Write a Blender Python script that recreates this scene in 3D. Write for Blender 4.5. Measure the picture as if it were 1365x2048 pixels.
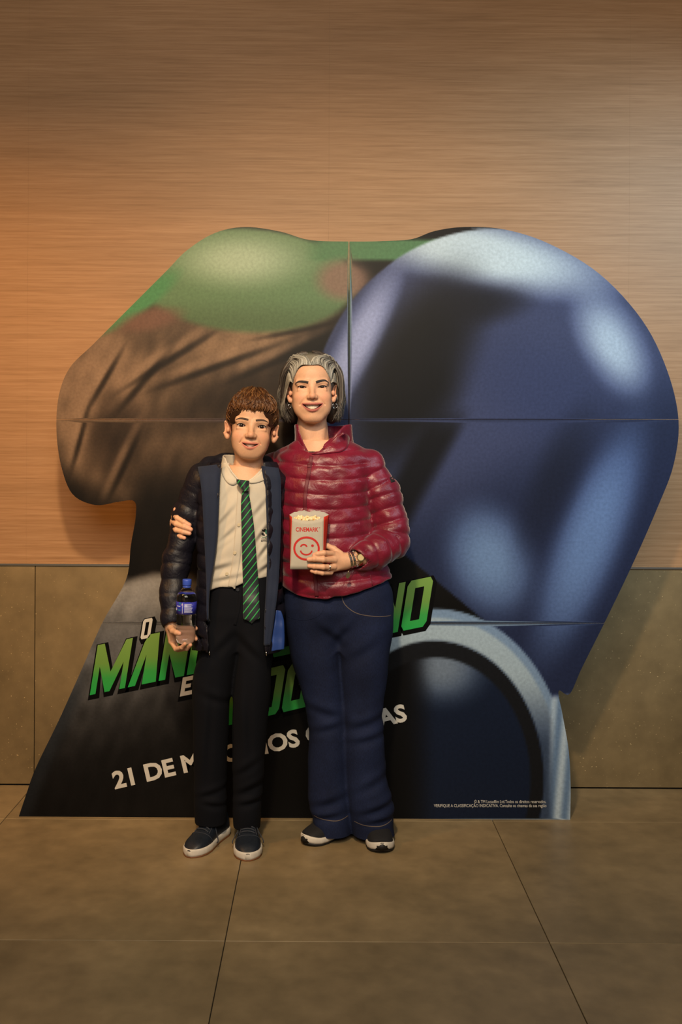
import bpy, bmesh, math, random
import numpy as np
from mathutils import Vector, Matrix, Euler
from mathutils.geometry import delaunay_2d_cdt

for o in list(bpy.data.objects):
    bpy.data.objects.remove(o)
scene = bpy.context.scene
COL = scene.collection
R = math.radians

# ------------------------------------------------------------------ camera
FPX, VX, VY, CAMH, ROLL = 1991.0, 643.0, 907.0, 1.352, 0.0058
cam = bpy.data.cameras.new('camera')
cam.sensor_fit = 'VERTICAL'; cam.sensor_height = 36.0; cam.lens = 35.0
cam.shift_x = 39.5 / 2048; cam.shift_y = -117.0 / 2048
cam.clip_start = 0.05; cam.clip_end = 60
camo = bpy.data.objects.new('camera', cam); COL.objects.link(camo)
camo.location = (0, 0, CAMH)
camo.rotation_euler = (Matrix.Rotation(-ROLL, 3, 'Y') @ Matrix.Rotation(R(90), 3, 'X')).to_euler()
scene.camera = camo

# ------------------------------------------------------------------ world, lights, exposure
scene.view_settings.view_transform = 'Standard'
scene.view_settings.look = 'None'
scene.view_settings.gamma = 1.0
scene.view_settings.use_curve_mapping = False
scene.view_settings.exposure = -0.1
w = bpy.data.worlds.new('world'); scene.world = w; w.use_nodes = True
bg = w.node_tree.nodes['Background']
bg.inputs['Color'].default_value = (1.0, 0.80, 0.60, 1); bg.inputs['Strength'].default_value = 0.045

def spot(name, loc, target, energy, color, size, blend, radius):
    l = bpy.data.lights.new(name, 'SPOT'); l.energy = energy; l.color = color
    l.spot_size = R(size); l.spot_blend = blend; l.shadow_soft_size = radius
    o = bpy.data.objects.new(name, l); COL.objects.link(o); o.location = loc
    o.rotation_euler = (Vector(target) - Vector(loc)).to_track_quat('-Z', 'Y').to_euler()
    return o

def area(name, loc, target, energy, color, sx, sy, spread=180):
    l = bpy.data.lights.new(name, 'AREA'); l.energy = energy; l.color = color
    l.shape = 'RECTANGLE'; l.size = sx; l.size_y = sy; l.spread = R(spread)
    o = bpy.data.objects.new(name, l); COL.objects.link(o); o.location = loc
    o.rotation_euler = (Vector(target) - Vector(loc)).to_track_quat('-Z', 'Y').to_euler()
    return o

spot('ceiling_lamp_front_offscreen', (-0.26, 0.8, 3.2), (-0.05, 4.0, 1.10), 400, (1.0, 0.75, 0.46), 61, 1.0, 0.10)
spot('ceiling_lamp_right_offscreen', (2.6, 1.4, 3.0), (1.25, 4.0, 1.75), 430, (0.62, 0.84, 1.0), 54, 1.0, 0.22)
spot('ceiling_lamp_left_offscreen', (-2.3, 1.9, 3.2), (-1.25, 4.0, 1.15), 250, (1.0, 0.48, 0.13), 62, 1.0, 0.2)
area('foyer_ceiling_lights_offscreen', (-0.2, -1.3, 3.4), (0.0, 2.6, 0.3), 150, (1.0, 0.89, 0.75), 3.0, 2.0)

# ------------------------------------------------------------------ helpers
def P(px, py, d):
    """photo pixel at depth d -> world point"""
    c, s = math.cos(ROLL), math.sin(ROLL)
    dx, dy = px - VX, py - VY
    x, y = dx * c + dy * s, -dx * s + dy * c
    return Vector((x * d / FPX, d, CAMH - y * d / FPX))

def srgb(r, g, b):
    f = lambda c: (c / 255 / 12.92) if c / 255 <= 0.04045 else ((c / 255 + 0.055) / 1.055) ** 2.4
    return (f(r), f(g), f(b))

def srgb_np(a):
    a = np.clip(np.asarray(a, float) / 255.0, 0, 1)
    return np.where(a <= 0.04045, a / 12.92, ((a + 0.055) / 1.055) ** 2.4)

def tag(o, label=None, cat=None, group=None, kind=None):
    if label: o['label'] = label
    if cat: o['category'] = cat
    if group: o['group'] = group
    if kind: o['kind'] = kind
    return o

def mesh_obj(name, verts, faces, mat=None, parent=None, smooth=True, colors=None):
    me = bpy.data.meshes.new(name)
    me.from_pydata([tuple(v) for v in verts] if not isinstance(verts, np.ndarray) else verts.tolist(), [],
                   faces if not isinstance(faces, np.ndarray) else faces.tolist())
    if smooth: me.polygons.foreach_set('use_smooth', [True] * len(me.polygons))
    if colors is not None:
        at = me.color_attributes.new('Col', 'FLOAT_COLOR', 'POINT')
        c4 = np.ones((len(me.vertices), 4), np.float32); c4[:, :3] = colors
        at.data.foreach_set('color', c4.ravel())
    me.update()
    o = bpy.data.objects.new(name, me); COL.objects.link(o)
    if mat: me.materials.append(mat)
    if parent: o.parent = parent
    return o

def bm_obj(name, bm, mat=None, parent=None, smooth=False):
    me = bpy.data.meshes.new(name); bm.normal_update(); bm.to_mesh(me); bm.free()
    if smooth: me.polygons.foreach_set('use_smooth', [True] * len(me.polygons))
    o = bpy.data.objects.new(name, me); COL.objects.link(o)
    if mat: me.materials.append(mat)
    if parent: o.parent = parent
    return o

def empty(name, loc=(0, 0, 0)):
    o = bpy.data.objects.new(name, None); COL.objects.link(o); o.location = loc
    o.empty_display_size = 0.05
    return o

def keep(child, parent):
    """parent without moving the child"""
    child.parent = parent
    child.matrix_parent_inverse = Matrix.Translation(parent.location).inverted()
    return child

def box_bm(lo, hi, bev=0.0):
    bm = bmesh.new(); bmesh.ops.create_cube(bm, size=1)
    lo, hi = Vector(lo), Vector(hi)
    for v in bm.verts:
        v.co = Vector([(lo[i] + hi[i]) / 2 + v.co[i] * (hi[i] - lo[i]) for i in range(3)])
    if bev: bmesh.ops.bevel(bm, geom=bm.edges[:], offset=bev, segments=1, affect='EDGES')
    return bm

def catmull(pts, n=8, closed=False):
    pts = [np.asarray(p, float) for p in pts]; out = []
    N = len(pts)
    for i in range(N if closed else N - 1):
        g = lambda k: pts[k % N] if closed else pts[min(max(k, 0), N - 1)]
        p0, p1, p2, p3 = g(i - 1), g(i), g(i + 1), g(i + 2)
        for j in range(n):
            t = j / n
            out.append(0.5 * (2 * p1 + (p2 - p0) * t + (2 * p0 - 5 * p1 + 4 * p2 - p3) * t * t + (3 * p1 - p0 - 3 * p2 + p3) * t ** 3))
    if not closed: out.append(pts[-1])
    return np.array(out)

def tube_geo(pts, rad, n=6, flat=1.0, up=None, closed_ends=True):
    pts = [Vector(p) for p in pts]; V, F = [], []
    rad = rad if hasattr(rad, '__len__') else [rad] * len(pts)
    prev = Vector(up) if up is not None else None
    for i, p in enumerate(pts):
        t = (pts[min(i + 1, len(pts) - 1)] - pts[max(i - 1, 0)]).normalized()
        if prev is None:
            prev = t.orthogonal()
        a = (prev - t * prev.dot(t))
        a = a.normalized() if a.length > 1e-6 else t.orthogonal().normalized()
        b = t.cross(a); prev = a
        for k in range(n):
            an = 2 * math.pi * k / n
            V.append(p + (a * math.cos(an) * flat + b * math.sin(an)) * rad[i])
    for i in range(len(pts) - 1):
        for k in range(n):
            F.append((i * n + k, i * n + (k + 1) % n, (i + 1) * n + (k + 1) % n, (i + 1) * n + k))
    if closed_ends:
        F.append(tuple(range(n - 1, -1, -1))); F.append(tuple((len(pts) - 1) * n + k for k in range(n)))
    return V, F

class Geo:
    """collects pieces of one part"""
    def __init__(s): s.V, s.F = [], []
    def add(s, VF):
        o = len(s.V); s.V += list(VF[0]); s.F += [tuple(i + o for i in f) for f in VF[1]]; return s
    def obj(s, name, mat, parent=None, smooth=True): return mesh_obj(name, s.V, s.F, mat, parent, smooth)

# ------------------------------------------------------------------ materials
def new_mat(name):
    m = bpy.data.materials.new(name); m.use_nodes = True
    nt = m.node_tree; b = nt.nodes['Principled BSDF']
    return m, nt, b

def N(nt, t, **kw):
    n = nt.nodes.new(t)
    for k, v in kw.items():
        if k in n.inputs: n.inputs[k].default_value = v
        else: setattr(n, k, v)
    return n

def ramp(nt, stops):
    r = nt.nodes.new('ShaderNodeValToRGB'); e = r.color_ramp.elements
    while len(e) < len(stops): e.new(0.5)
    for el, (p, c) in zip(e, stops): el.position = p; el.color = (*c, 1)
    return r

def plain(name, col, rough=0.6, metal=0.0, spec=0.5, noise=0.0, nscale=200, bump=0.0, sheen=0.0, coat=0.0):
    m, nt, b = new_mat(name)
    b.inputs['Base Color'].default_value = (*col, 1); b.inputs['Roughness'].default_value = rough
    b.inputs['Metallic'].default_value = metal; b.inputs['Specular IOR Level'].default_value = spec
    if sheen: b.inputs['Sheen Weight'].default_value = sheen
    if coat: b.inputs['Coat Weight'].default_value = coat
    if noise or bump:
        tc = N(nt, 'ShaderNodeTexCoord'); nz = N(nt, 'ShaderNodeTexNoise', Scale=nscale, Detail=4.0)
        nt.links.new(tc.outputs['Object'], nz.inputs['Vector'])
        if noise:
            lo = tuple(c * (1 - noise) for c in col); hi = tuple(min(1, c * (1 + noise)) for c in col)
            rp = ramp(nt, [(0.3, lo), (0.7, hi)]); nt.links.new(nz.outputs['Fac'], rp.inputs['Fac'])
            nt.links.new(rp.outputs['Color'], b.inputs['Base Color'])
        if bump:
            bp = N(nt, 'ShaderNodeBump', Strength=bump, Distance=0.002)
            nt.links.new(nz.outputs['Fac'], bp.inputs['Height']); nt.links.new(bp.outputs['Normal'], b.inputs['Normal'])
    return m

def attr_mat(name, rough=0.6, noise=0.12, nscale=(300, 300, 300), bump=0.0, spec=0.4, sss=0.0, sheen=0.0, bdist=0.001):
    m, nt, b = new_mat(name)
    at = N(nt, 'ShaderNodeAttribute', attribute_name='Col')
    tc = N(nt, 'ShaderNodeTexCoord'); mp = N(nt, 'ShaderNodeMapping'); mp.inputs['Scale'].default_value = nscale
    nz = N(nt, 'ShaderNodeTexNoise', Scale=1.0, Detail=3.0)
    nt.links.new(tc.outputs['Object'], mp.inputs['Vector']); nt.links.new(mp.outputs['Vector'], nz.inputs['Vector'])
    rp = ramp(nt, [(0.25, (1 - noise,) * 3), (0.75, (1 + noise,) * 3)])
    nt.links.new(nz.outputs['Fac'], rp.inputs['Fac'])
    mx = N(nt, 'ShaderNodeMix', data_type='RGBA', blend_type='MULTIPLY'); mx.inputs[0].default_value = 1.0
    nt.links.new(at.outputs['Color'], mx.inputs[6]); nt.links.new(rp.outputs['Color'], mx.inputs[7])
    nt.links.new(mx.outputs[2], b.inputs['Base Color'])
    b.inputs['Roughness'].default_value = rough; b.inputs['Specular IOR Level'].default_value = spec
    if sss:
        b.inputs['Subsurface Weight'].default_value = sss; b.inputs['Subsurface Radius'].default_value = (0.6, 0.25, 0.15)
        b.inputs['Subsurface Scale'].default_value = 0.012
    if sheen: b.inputs['Sheen Weight'].default_value = sheen
    if bump:
        bp = N(nt, 'ShaderNodeBump', Strength=bump, Distance=bdist)
        nt.links.new(nz.outputs['Fac'], bp.inputs['Height']); nt.links.new(bp.outputs['Normal'], b.inputs['Normal'])
    return m

def veneer_mat():
    m, nt, b = new_mat('bamboo_veneer')
    geo = N(nt, 'ShaderNodeNewGeometry')
    def nz(scale, detail=4.0, seed=0.0):
        mp = N(nt, 'ShaderNodeMapping'); mp.inputs['Scale'].default_value = scale; mp.inputs['Location'].default_value = (seed, 0, 0)
        nt.links.new(geo.outputs['Position'], mp.inputs['Vector'])
        n = N(nt, 'ShaderNodeTexNoise', Scale=1.0, Detail=detail, Roughness=0.6)
        nt.links.new(mp.outputs['Vector'], n.inputs['Vector']); return n
    a = nz((2.2, 1, 95), 5); c = nz((9, 1, 260), 3, 4.0); d = nz((0.9, 1, 7), 2, 9.0)
    # bamboo nodes: short pale ticks recurring every 0.18 m
    r1 = ramp(nt, [(0.30, srgb(150, 113, 78)), (0.5, srgb(164, 125, 89)), (0.72, srgb(175, 137, 101))])
    nt.links.new(a.outputs['Fac'], r1.inputs['Fac'])
    r2 = ramp(nt, [(0.30, (0.84, 0.81, 0.78)), (0.55, (1, 1, 1))]); nt.links.new(c.outputs['Fac'], r2.inputs['Fac'])
    r3 = ramp(nt, [(0.3, (0.90, 0.89, 0.87)), (0.7, (1.06, 1.05, 1.04))]); nt.links.new(d.outputs['Fac'], r3.inputs['Fac'])
    m1 = N(nt, 'ShaderNodeMix', data_type='RGBA', blend_type='MULTIPLY'); m1.inputs[0].default_value = 0.75
    nt.links.new(r1.outputs['Color'], m1.inputs[6]); nt.links.new(r2.outputs['Color'], m1.inputs[7])
    m2 = N(nt, 'ShaderNodeMix', data_type='RGBA', blend_type='MULTIPLY'); m2.inputs[0].default_value = 1.0
    nt.links.new(m1.outputs[2], m2.inputs[6]); nt.links.new(r3.outputs['Color'], m2.inputs[7])
    nt.links.new(m2.outputs[2], b.inputs['Base Color'])
    b.inputs['Roughness'].default_value = 0.5; b.inputs['Specular IOR Level'].default_value = 0.25
    bp = N(nt, 'ShaderNodeBump', Strength=0.15, Distance=0.001)
    nt.links.new(a.outputs['Fac'], bp.inputs['Height']); nt.links.new(bp.outputs['Normal'], b.inputs['Normal'])
    return m

def stone_mat(name, dark, mid, light, rough, speck=True, scale=1.6):
    m, nt, b = new_mat(name)
    geo = N(nt, 'ShaderNodeNewGeometry'); oi = N(nt, 'ShaderNodeObjectInfo')
    va = N(nt, 'ShaderNodeVectorMath', operation='ADD'); sc = N(nt, 'ShaderNodeVectorMath', operation='SCALE')
    cb = N(nt, 'ShaderNodeCombineXYZ'); nt.links.new(oi.outputs['Random'], cb.inputs[0]); nt.links.new(oi.outputs['Random'], cb.inputs[1])
    nt.links.new(cb.outputs[0], sc.inputs[0]); sc.inputs['Scale'].default_value = 40
    nt.links.new(geo.outputs['Position'], va.inputs[0]); nt.links.new(sc.outputs[0], va.inputs[1])
    n1 = N(nt, 'ShaderNodeTexNoise', Scale=scale, Detail=8.0, Roughness=0.62); nt.links.new(va.outputs[0], n1.inputs['Vector'])
    n2 = N(nt, 'ShaderNodeTexNoise', Scale=14.0, Detail=5.0); nt.links.new(va.outputs[0], n2.inputs['Vector'])
    r1 = ramp(nt, [(0.32, dark), (0.52, mid), (0.72, light)]); nt.links.new(n1.outputs['Fac'], r1.inputs['Fac'])
    r2 = ramp(nt, [(0.3, (0.86, 0.86, 0.86)), (0.7, (1.10, 1.10, 1.10))]); nt.links.new(n2.outputs['Fac'], r2.inputs['Fac'])
    m1 = N(nt, 'ShaderNodeMix', data_type='RGBA', blend_type='MULTIPLY'); m1.inputs[0].default_value = 1.0
    nt.links.new(r1.outputs['Color'], m1.inputs[6]); nt.links.new(r2.outputs['Color'], m1.inputs[7])
    out = m1
    if speck:
        vo = N(nt, 'ShaderNodeTexNoise', Scale=120.0, Detail=1.0); nt.links.new(va.outputs[0], vo.inputs['Vector'])
        r4 = ramp(nt, [(0.72, (0, 0, 0)), (0.78, (1, 1, 1))]); nt.links.new(vo.outputs['Fac'], r4.inputs['Fac'])
        m3 = N(nt, 'ShaderNodeMix', data_type='RGBA'); nt.links.new(r4.outputs['Color'], m3.inputs[0])
        nt.links.new(m1.outputs[2], m3.inputs[6]); m3.inputs[7].default_value = (*[min(1, c * 2.0) for c in light], 1); out = m3
    nt.links.new(out.outputs[2], b.inputs['Base Color'])
    b.inputs['Roughness'].default_value = rough; b.inputs['Specular IOR Level'].default_value = 0.4
    bp = N(nt, 'ShaderNodeBump', Strength=0.06, Distance=0.002)
    nt.links.new(n2.outputs['Fac'], bp.inputs['Height']); nt.links.new(bp.outputs['Normal'], b.inputs['Normal'])
    return m

M = {}
M['veneer'] = veneer_mat()
M['wall_tile'] = stone_mat('wall_tile_stone', srgb(104, 88, 60), srgb(120, 102, 71), srgb(134, 115, 82), 0.45)
M['floor_tile'] = stone_mat('floor_tile_stone', srgb(122, 106, 78), srgb(142, 123, 91), srgb(160, 139, 104), 0.42, speck=False, scale=2.6)
M['grout'] = plain('grout', srgb(42, 36, 28), 0.9)
M['steel'] = plain('brushed_steel', (0.62, 0.60, 0.56), 0.3, 1.0)

# ------------------------------------------------------------------ setting
WY = 4.04                                    # wall plane
TRIM_Z = 1.352 - (1132.5 - 907) * WY / FPX   # 0.894
XJ = [0.641 + 0.9 * k for k in range(-5, 4)]             # floor joints across
YJ = [2.757 + 0.91 * k for k in range(-5, 2)]            # floor joints in depth
XL, XR = XJ[0], XJ[-1]
floor = tag(bm_obj('floor', box_bm((XL, YJ[0], -0.06), (XR, WY + 0.1, -0.006)), M['grout']), 'brown stone look tiled foyer floor', None, None, 'structure')
for i in range(len(XJ) - 1):
    for j in range(len(YJ)):
        y0 = YJ[j]; y1 = YJ[j + 1] if j + 1 < len(YJ) else WY - 0.002
        g = 0.0013
        t = bm_obj('floor_tile', box_bm((XJ[i] + g, y0 + g, -0.02), (XJ[i + 1] - g, y1 - g, 0), 0.0008), M['floor_tile'], floor)
wall = tag(bm_obj('wall_back', box_bm((XL, WY + 0.012, -0.06), (XR, WY + 0.15, 4.2)), M['grout']), 'wood veneer wall above large stone tiles', None, None, 'structure')
WXJ = [0.641 + 1.8 * k for k in (-3, -2, -1, 0, 1, 2)]
for i in range(len(WXJ) - 1):
    a, b_ = max(WXJ[i], XL), min(WXJ[i + 1], XR)
    if b_ - a < 0.05: continue
    bm_obj('wall_tile', box_bm((a + .0015, WY, 0.004), (b_ - .0015, WY + 0.02, TRIM_Z - 0.004), 0.001), M['wall_tile'], wall)
px0 = (655 - VX) / FPX * WY
VXJ = [px0 + 1.22 * k for k in range(-3, 4)]
for i in range(len(VXJ) - 1):
    a, b_ = max(VXJ[i], XL), min(VXJ[i + 1], XR)
    bm_obj('veneer_panel', box_bm((a + .0001, WY - 0.002, TRIM_Z + 0.004), (b_ - .0001, WY + 0.02, 4.2)), M['veneer'], wall)
tag(bm_obj('trim_1', box_bm((XL, WY - 0.006, TRIM_Z - 0.0045), (XR, WY + 0.02, TRIM_Z + 0.0045), 0.001), M['steel']), 'thin brushed steel strip between veneer and wall tiles', None, None, 'structure')

# ------------------------------------------------------------------ standee
SD = 3.69
standee = empty('cardboard_standee', (0, SD, 0))
tag(standee, 'large folded cardboard cinema standee printed in green, brown and steel blue, leaning by the wall', 'standee')

def sp(px, py):          # pixel on the standee plane -> local x, z
    p = P(px, py, SD); return p.x, p.z

OUT = [(36, 1638), (52, 1590), (72, 1535), (118, 1440), (163, 1340), (205, 1245), (252, 1160), (262, 1090), (272, 1030), (268, 1002), (235, 1004), (190, 1010),
       (145, 988), (122, 930), (113, 860), (118, 790), (140, 735), (185, 690), (235, 640), (285, 590), (335, 540),
       (375, 500), (430, 466), (490, 454), (560, 463), (620, 480), (700, 483), (770, 482), (825, 478), (870, 462),
       (930, 454), (1010, 459), (1100, 488), (1200, 548), (1285, 640), (1335, 740), (1358, 840), (1348, 930), (1316, 1015), (1270, 1120),
       (1215, 1235), (1165, 1335), (1140, 1388), (1118, 1382), (1126, 1430), (1138, 1500), (1142, 1570), (1141, 1642)]
outline = catmull(OUT, 6)

def S(x, a, b):
    t = np.clip((x - a) / (b - a), 0, 1); return t * t * (3 - 2 * t)

def art(px, py):
    """flat print: soft abstract colour fields in the standee's palette"""
    rng = np.random.RandomState(3)
    def mix(c, col, m): return c * (1 - m[:, None]) + np.array(col, float)[None] * m[:, None]
    def ell(cx, cy, rx, ry, rot=0.0):
        c_, s_ = math.cos(R(rot)), math.sin(R(rot)); dx, dy = px - cx, py - cy
        return np.sqrt(((dx * c_ + dy * s_) / rx) ** 2 + ((-dx * s_ + dy * c_) / ry) ** 2)
    wob = sum(np.sin(px * rng.uniform(-.03, .03) + py * rng.uniform(-.03, .03) + rng.uniform(0, 6)) for _ in range(8)) / 8
    fine = sum(np.sin(px * rng.uniform(-.25, .25) + py * rng.uniform(-.25, .25) + rng.uniform(0, 6)) for _ in range(14)) / 6
    c = np.tile(np.array([24., 20., 17.]), (len(px), 1))
    # brown folds, upper left
    c = mix(c, (92, 74, 58), 1 - S(ell(330, 800, 290, 260, -10), .7, 1.05))
    c = mix(c, (122, 98, 76), (1 - S(ell(520, 665, 210, 60, -17), .3, 1.1)) * .9)
    c = mix(c, (60, 47, 36), (1 - S(ell(480, 790, 220, 60, -20), .2, 1.1)) * .9)
    c = mix(c, (128, 103, 82), (1 - S(ell(195, 800, 120, 190, 12), .45, 1.0)) * .75)
    c = mix(c, (62, 48, 38), (1 - S(ell(230, 870, 80, 120, 10), .2, 1.05)) * .9)
    c = mix(c, (36, 29, 24), S(py, 880, 1020) * S(px, 235, 300))
    for (fx, fy, rx_, ry_, ro) in ((210, 760, 95, 9, -60), (290, 760, 120, 10, -50), (340, 720, 150, 10, -32), (430, 735, 170, 10, -20), (560, 720, 160, 10, -24), (160, 880, 90, 8, -75), (250, 930, 110, 9, -65), (600, 660, 120, 8, -12)):
        c = mix(c, (40, 31, 24), (1 - S(ell(fx, fy, rx_, ry_, ro), .1, 1.1)) * .75)
        c = mix(c, (136, 110, 88), (1 - S(ell(fx - 8, fy - 16, rx_, ry_ * 1.3, ro), .1, 1.1)) * .45)
    c = c * (1 + .07 * fine[:, None])
    # green field, top left
    g = 1 - S(ell(495, 560, 235, 112, 3), .86, 1.0)
    gc = mix(np.tile(np.array([86., 112., 78.]), (len(px), 1)), (150, 166, 140), 1 - S(ell(480, 520, 170, 70, 0), .1, 1.1))
    gc = mix(gc, (78, 98, 66), S(py, 585, 650) * .8)
    c = c * (1 - g[:, None]) + gc * g[:, None]
    c = mix(c, (70, 122, 78), (1 - S(ell(270, 605, 130, 34, -35), .5, 1.0)))
    c = mix(c, (112, 80, 66), (1 - S(ell(300, 640, 90, 30, -12), .3, 1.0)) * .8)
    c = mix(c, (74, 112, 76), (1 - S(np.abs(py - 500) / 26, .6, 1.05)) * S(px, 600, 650))
    c = mix(c, (118, 92, 80), (1 - S(ell(690, 560, 75, 55), .4, 1.0)) * .9)
    # grey rounded hill, lower left
    hill = S(1150 + (np.abs(px - 330) / 13) ** 1.55 + 6 * wob - py, 6, -10) * S(px, 560, 330)
    hc = mix(np.tile(np.array([138., 134., 130.]), (len(px), 1)), (90, 90, 92), S(py, 1150, 1290))
    hc = mix(hc, (30, 28, 28), S(py + px * .25, 1340, 1640)); hc = hc * (1 + .10 * fine[:, None])
    c = c * (1 - hill[:, None]) + hc * hill[:, None]
    c = mix(c, (46, 54, 64), (1 - S(np.abs(px - (36 + (1635 - py) * .42)) / 40, .1, 1)) * S(py, 1300, 1420) * .6)
    c = mix(c, (120, 116, 112), (1 - S(np.abs(py - (1150 + (np.abs(px - 330) / 13) ** 1.55)) / (16 + 9 * fine), .2, 1.0)) * S(px, 560, 360) * .55)
    # black lower middle
    c = mix(c, (17, 15, 14), S(px, 330, 520) * S(py, 1080, 1260))
    # steel-blue rounded field on the right
    e = ell(1010, 880, 395, 428, -14)
    e2 = np.where(py > 900, np.maximum(ell(1010, 880, 395, 428, -14), 0), e)
    dome = 1 - S(e2, .985, 1.0)
    lower = S(px * .62 + py * -.0 - (py - 800) * .62 , 0, 1) * 0
    tap = S((px - 700) * .80 - (py - 900) * .66, -20, 0) * S(py, 880, 920) * (1 - S(px * .9 + py * .42, 1790, 1800))
    b = np.tile(np.array([58., 66., 100.]), (len(px), 1))
    b = mix(b, (172, 188, 198), (1 - S(ell(960, 505, 330, 85, 12), .25, 1.05)))
    b = mix(b, (166, 184, 200), (1 - S(ell(1225, 690, 75, 150, -28), .1, 1.05)) * .85)
    b = mix(b, (24, 24, 30), (1 - S(ell(835, 740, 120, 260, 26), .35, 1.1)))
    b = mix(b, (30, 30, 42), (1 - S(ell(960, 610, 130, 55, -10), .1, 1.1)) * .8)
    b = mix(b, (142, 150, 186), (1 - S(ell(715, 690, 50, 230, 27), .2, 1.0)) * .9)
    b = mix(b, (52, 62, 100), (1 - S(ell(1090, 780, 240, 120, 25), .2, 1.1)) * .8)
    b = mix(b, (38, 48, 82), S((px - 1130) * .55 + (py - 800), 0, 160) * .8)
    b = mix(b, (92, 116, 158), (1 - S(ell(1180, 1080, 90, 330, 22), .15, 1.0)) * .95)
    b = mix(b, (104, 130, 166), (1 - S(ell(980, 1120, 110, 150, -20), .1, 1.05)) * .85)
    b = mix(b, (26, 32, 56), (1 - S(ell(1110, 960, 60, 210, 24), .1, 1.1)) * .5)
    b = mix(b, (22, 22, 30), (1 - S(np.abs((px - 860) + (py - 900) * .55) / 50, .3, 1.1)) * S(py, 800, 880) * .9)
    b = b * (1 + .03 * wob[:, None])
    mD = np.clip(np.maximum(dome * (py < 905), tap), 0, 1)
    mD = np.maximum(mD, dome * S(px * .62 + 230 - (py - 800) * .75 - 560 + 60, -2, 2) * (py >= 880))
    c = c * (1 - mD[:, None]) + b * mD[:, None]
    # grey-blue arcs, lower right
    q = ell(870, 1560, 270, 345, 0)
    k = (1 - S(q, .985, 1.0)) * (py > 1200) * S(px, 700, 790)
    a = np.tile(np.array([28., 42., 72.]), (len(px), 1))
    a = mix(a, (112, 124, 138), (1 - S(ell(880, 1330, 120, 100, 10), .1, 1.05)) * .9)
    a = mix(a, (20, 20, 24), 1 - S(px, 800, 880))
    a = mix(a, (34, 36, 42), S(q, .70, .72) * (1 - S(q, .80, .81)))
    a = mix(a, (150, 166, 176), S(q, .80, .82) * (1 - S(py, 1340, 1500) * .75))
    a = mix(a, (112, 134, 160), S(q, .93, .95))
    c = c * (1 - k[:, None]) + a * k[:, None]
    far = S(px, 1095, 1112) * S(py, 1385, 1400)
    fc = mix(np.tile(np.array([92., 116., 146.]), (len(px), 1)), (165, 182, 196), .5 + .5 * np.sin(px * .22 + py * .02))
    c = c * (1 - far[:, None]) + fc * far[:, None]
    return np.clip(c * np.minimum(1, (c.mean(1, keepdims=True) + 28) / 120.0), 5, 250)

m, nt, b = new_mat('printed_cardboard')
at = N(nt, 'ShaderNodeAttribute', attribute_name='Col'); tc = N(nt, 'ShaderNodeTexCoord')
mp = N(nt, 'ShaderNodeMapping'); mp.inputs['Scale'].default_value = (190, 1, 1.5)
nz = N(nt, 'ShaderNodeTexNoise', Scale=1.0, Detail=2.0); n2 = N(nt, 'ShaderNodeTexNoise', Scale=90.0, Detail=4.0)
nt.links.new(tc.outputs['Object'], mp.inputs['Vector']); nt.links.new(mp.outputs['Vector'], nz.inputs['Vector']); nt.links.new(tc.outputs['Object'], n2.inputs['Vector'])
rp = ramp(nt, [(0.3, (0.88,) * 3), (0.7, (1.1,) * 3)]); nt.links.new(n2.outputs['Fac'], rp.inputs['Fac'])
mx = N(nt, 'ShaderNodeMix', data_type='RGBA', blend_type='MULTIPLY'); mx.inputs[0].default_value = 1
nt.links.new(at.outputs['Color'], mx.inputs[6]); nt.links.new(rp.outputs['Color'], mx.inputs[7]); nt.links.new(mx.outputs[2], b.inputs['Base Color'])
bp = N(nt, 'ShaderNodeBump', Strength=0.12, Distance=0.001); nt.links.new(nz.outputs['Fac'], bp.inputs['Height']); nt.links.new(bp.outputs['Normal'], b.inputs['Normal'])
b.inputs['Roughness'].default_value = 0.45; b.inputs['Specular IOR Level'].default_value = 0.14
M['print'] = m
M['board'] = plain('cardboard_edge', srgb(150, 145, 140), 0.8)
M['kraft'] = plain('kraft_board', srgb(128, 98, 66), 0.85, noise=0.1, nscale=60)

def clip_poly(poly, axis, val, keep_less):
    out = []
    n = len(poly)
    for i in range(n):
        a, c = poly[i], poly[(i + 1) % n]
        ia = (a[axis] <= val) == keep_less; ic = (c[axis] <= val) == keep_less
        if ia: out.append(a)
        if ia != ic:
            t = (val - a[axis]) / (c[axis] - a[axis]); out.append(a + (c - a) * t)
    return out

def in_poly(x, y, poly):
    inside = np.zeros(len(x), bool); n = len(poly)
    for i in range(n):
        x0, y0 = poly[i]; x1, y1 = poly[(i + 1) % n]
        if y0 == y1: continue
        cnd = ((y0 > y) != (y1 > y)) & (x < (x1 - x0) * (y - y0) / (y1 - y0) + x0); inside ^= cnd
    return inside

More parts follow.
